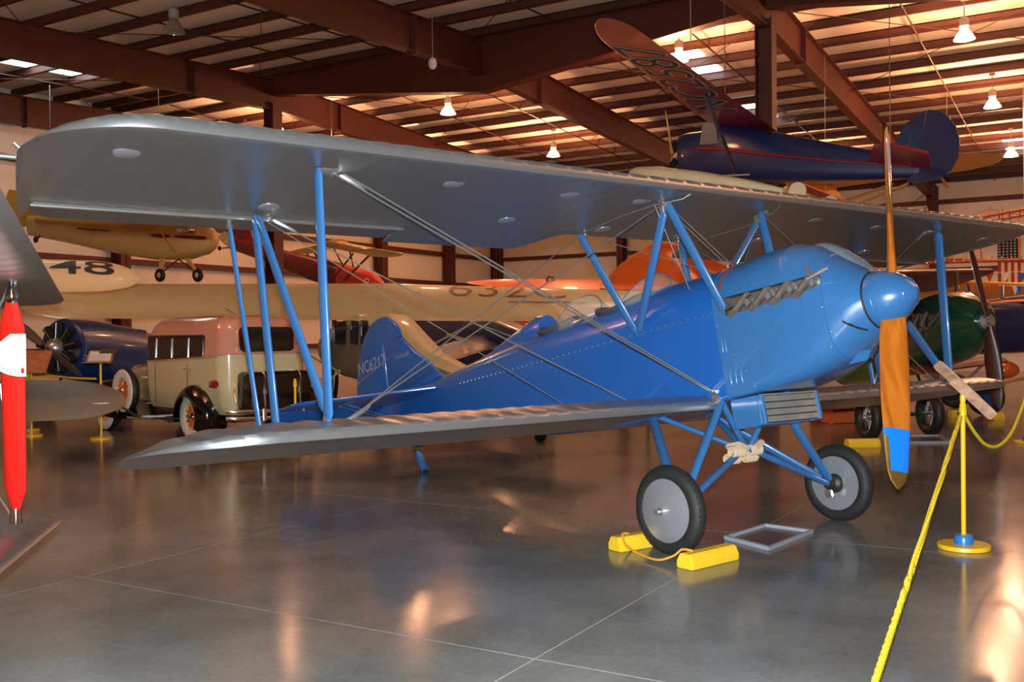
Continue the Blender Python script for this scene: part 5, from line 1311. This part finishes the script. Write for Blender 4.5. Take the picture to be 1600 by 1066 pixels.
# M: dark green biplane behind the propeller
Gr = W('biplane', 'dark green biplane with brown wings behind the blue spinner', 'biplane', gnd(5.6, 15.6))
gn, gt = at(1538, 503, 15.0), at(1290, 545, 20.5); axG = (gn-gt).normalized(); sG = Vector((axG.y, -axG.x, 0)).normalized()
def Gs(t, dz, hw, hh, e): return (gt.lerp(gn, t)+Vector((0, 0, dz)), hw, hh, e)
Gr.part(ffus(MB(), [Gs(.50, -.15, .40, .52, 4), Gs(.66, -.07, .42, .56, 3.8), Gs(.80, -.02, .42, .58, 3.0), Gs(.90, .0, .40, .52, 2.5), Gs(.97, .0, .30, .36, 2.1), Gs(1.0, 0, .2, .22, 2)], sG, n=32), 'engine_cowling', M_GREEN)
Gr.part(ffus(MB(), [Gs(-.15, -.1, .06, .15, 2.4), Gs(.2, -.3, .30, .50, 3.6), Gs(.50, -.2, .395, .56, 4)], sG, n=28), 'fuselage', M_LGREEN)
ccam = (C0-gt.lerp(gn, .75)); ssg = 1 if sG.dot(ccam) > 0 else -1
for k in range(4):
    b0 = gt.lerp(gn, .70+.045*k)+sG*ssg*.40+Vector((0, 0, .25)); Gr.part(MB().bar(b0, b0+sG*ssg*.08-Vector((0, 0, .22))-axG*.05, .08, .06, axG), 'exhaust_stack', M_RUST)
Gr.part(MB().tube(gt.lerp(gn, .93)+sG*ssg*.36+Vector((0, 0, .32)), gt.lerp(gn, .86)+sG*ssg*.44+Vector((0, 0, .02)), .03, n=10), 'exhaust_pipe', M_RUST)
Gr.part(MB().lathe(gn, axG, [(0, .12), (.08, .12), (.1, .05), (.16, .04)], 18), 'propeller_hub', M_ALU)
pu = (at(1510, 388, 14.8)-at(1540, 512, 14.8)).normalized(); m_ = MB(); prop_blade(m_, gn+axG*.1, axG, pu, 1.25, .11, .13, .5, .2); Gr.part(m_, 'propeller_blade', M_DKPROP)
pd = (at(1557, 640, 14.8)-at(1540, 503, 14.8)).normalized(); m_ = MB(); prop_blade(m_, gn+axG*.1, axG, pd, 1.33, .12, .24, .9, .7); Gr.part(m_, 'propeller_blade', M_DKPROP)
gwu = gt.lerp(gn, .62)
Gr.part(qwing(MB(), at(1395, 425, 15.4), at(1565, 422, 19.2), at(1330, 470, 17.2), at(1478, 452, 20.6), .09, .04, sag=.004, tip=.10), 'upper_wing', M_BROWNW)
Gr.part(qwing(MB(), at(1395, 425, 15.4), at(1330, 424, 14.0), at(1330, 470, 17.2), at(1250, 470, 15.8), .09, .04, tip=0), 'upper_wing', M_BROWNW)
Gr.part(qwing(MB(), at(1440, 582, 15.2), at(1585, 563, 18.4), at(1380, 592, 16.8), at(1520, 570, 20.0), .09, .04, sag=.004, tip=.1), 'lower_wing', M_BROWNW)
for px, py, d in ((1357, 653, 15.2), (1453, 647, 15.9)):
    g = at(px, py, d); g.z = .36
    wheelW(Gr, g, sG, .36, .085, None, True)
    for t in (.52, .72): Gr.part(MB().bar(gt.lerp(gn, t)+sG*(.3 if (g-gt.lerp(gn, .7)).dot(sG) > 0 else -.3)-Vector((0, 0, .45)), g+Vector((0, 0, .02)), .07, .04, axG), 'gear_leg', M_GREEN)
Gr.part(MB().tube(Vector((*at(1357, 653, 15.2).xy, .36)), Vector((*at(1453, 647, 15.9).xy, .36)), .03, n=10), 'axle', M_GREEN)
for px, pz in ((1496, .0),): Gr.part(MB().bar(at(1497, 448, 16.5), at(1490, 470, 15.9), .07, .03, axG), 'cabane_strut', M_GREEN)
Gr.part(MB().bar(at(1497, 425, 16.6), at(1494, 462, 16.2), .07, .03, axG), 'cabane_strut', M_GREEN)
for t_ in (-.1,): Gr.part(MB().path([gt.lerp(gn, t_)-Vector((0, 0, .1)), Vector((*gt.lerp(gn, -.14).xy, .02))], .04), 'tail_skid', M_GREEN)
chock(Vector((*at(1372, 697, 14.45).xy, 0)), Vector((*at(1372, 697, 14.45).xy, 0))+axG.cross(Vector((0, 0, 1))).normalized()*-.02+sG*.5, .12, .18, .1, 'yellow chock in front of the spoked wheel of the green biplane')
tray([Vector((*at(1395, 691, 14.8).xy, 0)), Vector((*at(1485, 691, 14.8).xy, 0)), Vector((*at(1470, 684, 15.8).xy, 0)), Vector((*at(1390, 684, 15.8).xy, 0))], 'grey drip tray under the nose of the green biplane')
# N: navy biplane at the right edge
def atN(px, py, d): return at(px, py, d*1.16)
Nv = W('biplane', 'navy blue biplane entering at the right edge behind the green one', 'biplane', gnd(10, 19))
nn0, nn1 = atN(1530, 512, 19.4), atN(1720, 505, 17.6); axN = (nn1-nn0).normalized(); sN = Vector((axN.y, -axN.x, 0)).normalized()
Nv.part(ffus(MB(), [(nn0-axN*3.2-Vector((0, 0, .2)), .12, .2, 2.4), (nn0-axN*.4-Vector((0, 0, .05)), .42, .56, 3.2), (nn0.lerp(nn1, .4), .45, .58, 3), (nn0.lerp(nn1, .8), .40, .50, 2.4), (nn1, .2, .25, 2)], sN, n=28), 'fuselage', M_NAVY)
Nv.part(qwing(MB(), atN(1640, 446, 18.4), atN(1435, 436, 21.8), atN(1600, 470, 19.8), atN(1425, 466, 22.8), .09, .04, tip=.12), 'upper_wing', M_YELW)
Nv.part(qwing(MB(), atN(1700, 466, 17.2), atN(1455, 478, 20.4), atN(1690, 474, 18.2), atN(1460, 481, 21.2), .07, .03, tip=.2), 'lower_wing', M_ORR)
Nv.part(qwing(MB(), atN(1640, 585, 18.0), atN(1565, 600, 19.8), atN(1620, 590, 19.0), atN(1555, 603, 20.6), .09, .04, tip=.1), 'lower_wing', M_YELL)
for px, d in ((1540, 19.5), (1492, 21.5)):
    g = at(px, 620, d); g.z = .38
    wheelW(Nv, g, sN, .38, .09, M_NAVY2)
    Nv.part(MB().bar(g, nn0.lerp(nn1, .2)-Vector((0, 0, .45)), .08, .04, axN), 'gear_leg', M_NAVY)
Nv.part(MB().sphere(atN(1568, 578, 18.6), .26, 20, 12, (1.2, 1, .75)), 'wheel_fairing', paint('orange_fairing', 226, 100, 24, .2, .8))
Nv.part(MB().bar(atN(1512, 444, 19.2), atN(1518, 470, 19), .09, .04, axN), 'cabane_strut', M_NAVY)
Nv.part(MB().bar(atN(1567, 446, 18.6), atN(1567, 466, 18.4), .09, .04, axN), 'cabane_strut', M_NAVY)
Nv.part(MB().path([atN(1545, 470, 18.9), atN(1600, 463, 18.1), atN(1650, 460, 17.5)], .03, 6), 'rivet_band', M_ALU)
chock(Vector((*at(1540, 641, 18.6).xy, 0)), Vector((*at(1566, 640, 18.6).xy, 0)), .14, .2, .12, 'yellow chock farthest right, by the navy blue wheel')
chock(Vector((*at(1484, 652, 19.2).xy, 0)), Vector((*at(1498, 652, 19.2).xy, 0)), .14, .2, .12, 'small yellow chock right of the spoked wheels near the tilted sign')
# O: uncovered wooden biplane frame hanging near the back wall
Oo = W('airframe', 'uncovered orange wooden biplane frame hanging by the flag', 'airframe', at(1540, 370, 30))
def spar_frame(a0, a1, b0, b1, nrib):
    a0, a1, b0, b1 = map(V, (a0, a1, b0, b1))
    for p, q in ((a0, a1), (b0, b1)): Oo.part(MB().bar(p, q, .08, .06, (0, 0, 1)), 'spar', M_TAN)
    for k in range(nrib+1):
        t = k/nrib; p, q = a0.lerp(a1, t), b0.lerp(b1, t); m2_ = (p+q)/2+Vector((0, 0, .12))
        Oo.part(MB().path([p+(p-q)*.15, p+Vector((0, 0, .06)), m2_, q+Vector((0, 0, .05)), q+(q-p)*.35], .018, 5), 'rib', M_TAN)
spar_frame(at(1410, 362, 29), at(1660, 316, 26.5), at(1410, 368, 30), at(1660, 326, 27.6), 16)
spar_frame(at(1420, 412, 29.4), at(1660, 404, 27), at(1420, 404, 30.4), at(1660, 410, 28), 16)
for px in (1478, 1530, 1590): Oo.part(MB().bar(at(px, 368-(px-1410)*.18, 29), at(px+4, 408, 28.6), .06, .03, RT), 'strut', M_TAN)
for px in (1547, 1566): Oo.part(MB().tube(at(px, 342, 28), at(px, 322, 28), .015, n=5), 'king_post', M_TAN)
for a, b in (((1547, 326, 28), (1480, 352, 28.4)), ((1547, 326, 28), (1600, 338, 27.4)), ((1478, 356, 29), (1530, 406, 28.6)), ((1530, 346, 28.6), (1478, 406, 29))): Oo.part(MB().tube(at(*a), at(*b), .006, n=5), 'bracing_wire', M_ROD)
p = at(1600, 328, 27.4); Oo.part(MB().tube(p, Vector((p.x, p.y, deck(p.y)-.25)), .008, n=5), 'hanging_cable', M_WIRE)
# ------------------------------------------------------------------ signs, flags and small things
M_PAPER = mat('sign_paper', srgb(205, 200, 188), .6); M_FRAME = wood('oak_frame', srgb(150, 84, 40), srgb(110, 58, 26), 8, .4, .3, 'X'); M_PLY = wood('plywood_back', srgb(170, 108, 58), srgb(134, 82, 42), 6, .6, .0, 'X')
# flag hung vertically on the back wall
_d = at(1559, 374, 10)-C0; fx = C0+_d*(44.74/_d.y); FLG = W('flag', 'flag with stars and red and white stripes hung on the back wall', 'flag', Vector((fx.x, 44.72, fx.z)))
X0, Z1, Y0 = fx.x, fx.z, 44.74
SW, FH, CWD, CHH = .118, 2.75, 7*.118, .92
M_FR = mat('flag_red', srgb(176, 50, 36), .8); M_FWH = mat('flag_white', srgb(226, 214, 180), .8); M_FB = mat('flag_blue', srgb(28, 36, 62), .8)
for k in range(13):
    zt = Z1-CHH if k < 7 else Z1
    FLG.part(MB().box2((X0+SW*k, Y0-.012, Z1-FH), (X0+SW*(k+1), Y0, zt)), 'stripe', M_FR if k % 2 == 0 else M_FWH, None)
can = FLG.part(MB().box2((X0, Y0-.014, Z1-CHH), (X0+CWD, Y0, Z1)), 'canton', M_FB, None)
for i in range(6):
    for j in range(8):
        cx, cz = X0+CWD*(i+.5)/6, Z1-CHH*(j+.5)/8; rr = .045
        FLG.part(plate(MB(), [(cx+(rr if k % 2 == 0 else rr*.45)*sin(pi*k/5), Y0-.017, cz+(rr if k % 2 == 0 else rr*.45)*cos(pi*k/5)) for k in range(10)], .004), 'star', M_FWH, None, parent=can)
# bunting across the right edge
BU = W('bunting', 'string of small red, white and blue pennants at the right edge', 'bunting', at(1570, 430, 23))
BU.part(MB().path([at(1525, 428, 23.5), at(1560, 426, 23), at(1600, 424, 22.5), at(1650, 420, 22)], .006, 5), 'string', M_WHITE)
for px, c in ((1546, M_FR), (1571, mat('pennant_white', srgb(235, 205, 190), .7)), (1597, mat('pennant_blue', srgb(30, 96, 180), .7))):
    BU.part(plate(MB(), [at(px-7, 427, 22.8), at(px+7, 426, 22.8), at(px, 441, 22.8)], .006), 'pennant', c, None)
BU2 = W('bunting', 'lower string of pennants in front of the navy biplane', 'bunting', at(1590, 450, 17.5))
BU2.part(MB().path([at(1560, 446, 17.8), at(1590, 447, 17.4), at(1640, 446, 17)], .006, 5), 'string', M_WHITE)
for px, c in ((1586, mat('pennant_white', (.8, .6, .5), .7)), (1593, mat('pennant_blue', (.02, .1, .4), .7))):
    BU2.part(plate(MB(), [at(px-5, 447, 17.4), at(px+5, 447, 17.4), at(px, 462, 17.4)], .006), 'pennant', c, None)
# information panel and stanchions on the left
def easel(px, py, d, wpx, hpx, label, back=False):
    e = W('information_sign', label, 'sign', Vector((*at(px, py, d).xy, 0)))
    o = at(px, py, d); s = d/F_PX; R_ = Matrix.Rotation(YAW, 3, 'Z') @ Matrix.Rotation(radians(-35), 3, 'X')
    e.part(MB().box(o, (wpx*s, .03, hpx*s*1.25), R_), 'frame', M_PLY if back else M_FRAME, None, bevel=.005)
    if not back:
        e.part(MB().box(o-R_ @ Vector((0, .017, 0)), (wpx*s-.06, .005, hpx*s*1.25-.06), R_), 'sheet', M_PAPER, None)
        e.part(MB().box(o-R_ @ Vector((-.12, .021, -.1)), (.3, .003, .09), R_), 'printed_photo', M_INK, None)
        for k in range(5): e.part(MB().box(o-R_ @ Vector((.1-.03*(k % 2), .021, -.02+.035*k)), (.34, .003, .008), R_), 'printed_line', M_GREYP, None)
    e.part(MB().tube(o+Vector((0, 0, -.05)), Vector((o.x, o.y, .03)), .02, n=10), 'post', M_YEL)
    e.part(MB().lathe((o.x, o.y, 0), (0, 0, 1), [(0, .18), (.03, .18), (.034, .03)], 28), 'base', M_YEL)
easel(157, 558, 16.6, 40, 19, 'framed information sign on a yellow post left of the sedan')
easel(48, 566, 17.2, 58, 34, 'plain back of a brown wooden sign behind the red strut', True)
b0 = at(45, 672, 18.2); stanchion(b0.x, b0.y, 'yellow stanchion with round base seen past the red strut', .98)
b1 = at(462, 688, 14.2); stanchion(b1.x, b1.y, 'yellow stanchion standing in front of the sedan trunk', 1.0)
b2 = at(1606, 693, 14.69); stanchion(b2.x, b2.y, 'yellow stanchion base cut by the right edge of the photo', 1.0)
RL = W('barrier_rope', 'yellow rope stretched low in front of the royal blue aeroplane', 'rope', at(95, 590, 17.6))
RL.part(rope_mesh(MB(), [Vector((b0.x, b0.y, .96)), at(80, 588, 17.9), at(115, 591, 17.4), at(150, 592, 17.0)], .02, .08), 'strands', M_ROPE)
# smoke alarm pod hanging from the ridge girder
sa = at(676, 99, 22.5); SA = W('smoke_alarm', 'white oval alarm unit hanging below the ridge girder', 'alarm', sa)
SA.part(MB().sphere(sa, .12, 18, 12, (.8, .8, 1.15)), 'housing', M_WHITE); SA.part(MB().tube(sa+Vector((0, 0, .1)), Vector((sa.x, sa.y, deck(sa.y)-.25)), .01, n=6), 'stem', M_BALLAST)
SA.part(MB().torus(sa+Vector((0, 0, -.04)), (0, 0, 1), .094, .006, 20, 6), 'ring', M_BALLAST)
# black propeller on a stand behind the cream wing
PB = W('display_propeller', 'black propeller blade standing upright behind the cream wing', 'propeller', Vector((*at(429, 430, 27).xy, 0)))
pc = at(429, 452, 27)
for s in (-1, 1):
    m_ = MB(); prop_blade(m_, pc, FW, Vector((.05, 0, s)), .95, .12, .17, .3, .2); PB.part(m_, 'blade', M_BLK)
PB.part(MB().lathe(pc-FW*.06, FW, [(0, .1), (.12, .1), (.14, .04)], 18), 'hub', M_ALU); PB.part(MB().bar(pc, Vector((pc.x, pc.y, .02)), .1, .08, FW), 'stand', M_BLK)
# orange boxes glimpsed past the tails
for px, py, d, sz, lab in ((668, 520, 29.5, .9, 'orange crate glimpsed under the cream wing left of the navy fuselage'), (800, 508, 29, .9, 'orange crate glimpsed under the cream wing right of the navy fuselage'), (1310, 645, 18.5, .8, 'orange crate on the floor behind the radiator')):
    q = at(px, py, d); cr_ = W('crate', lab, 'crate', Vector((q.x, q.y, 0)), 'orange crates')
    top = q.z+.3; Rz = Matrix.Rotation(YAW+.3, 3, 'Z'); M_CR = mat('orange_plywood', srgb(205, 98, 48), .5, var=.15)
    n = max(2, int(top/.3))
    for k in range(n): cr_.part(MB().box((q.x, q.y, top*(k+.5)/n), (sz, .6, top/n-.02), Rz), 'board', M_CR, None, bevel=.01)
    for sx in (-1, 1): cr_.part(MB().box(Vector((q.x, q.y, top/2))+Rz @ Vector((sx*(sz/2-.03), -.31, 0)), (.06, .03, top), Rz), 'batten', M_CR, None)
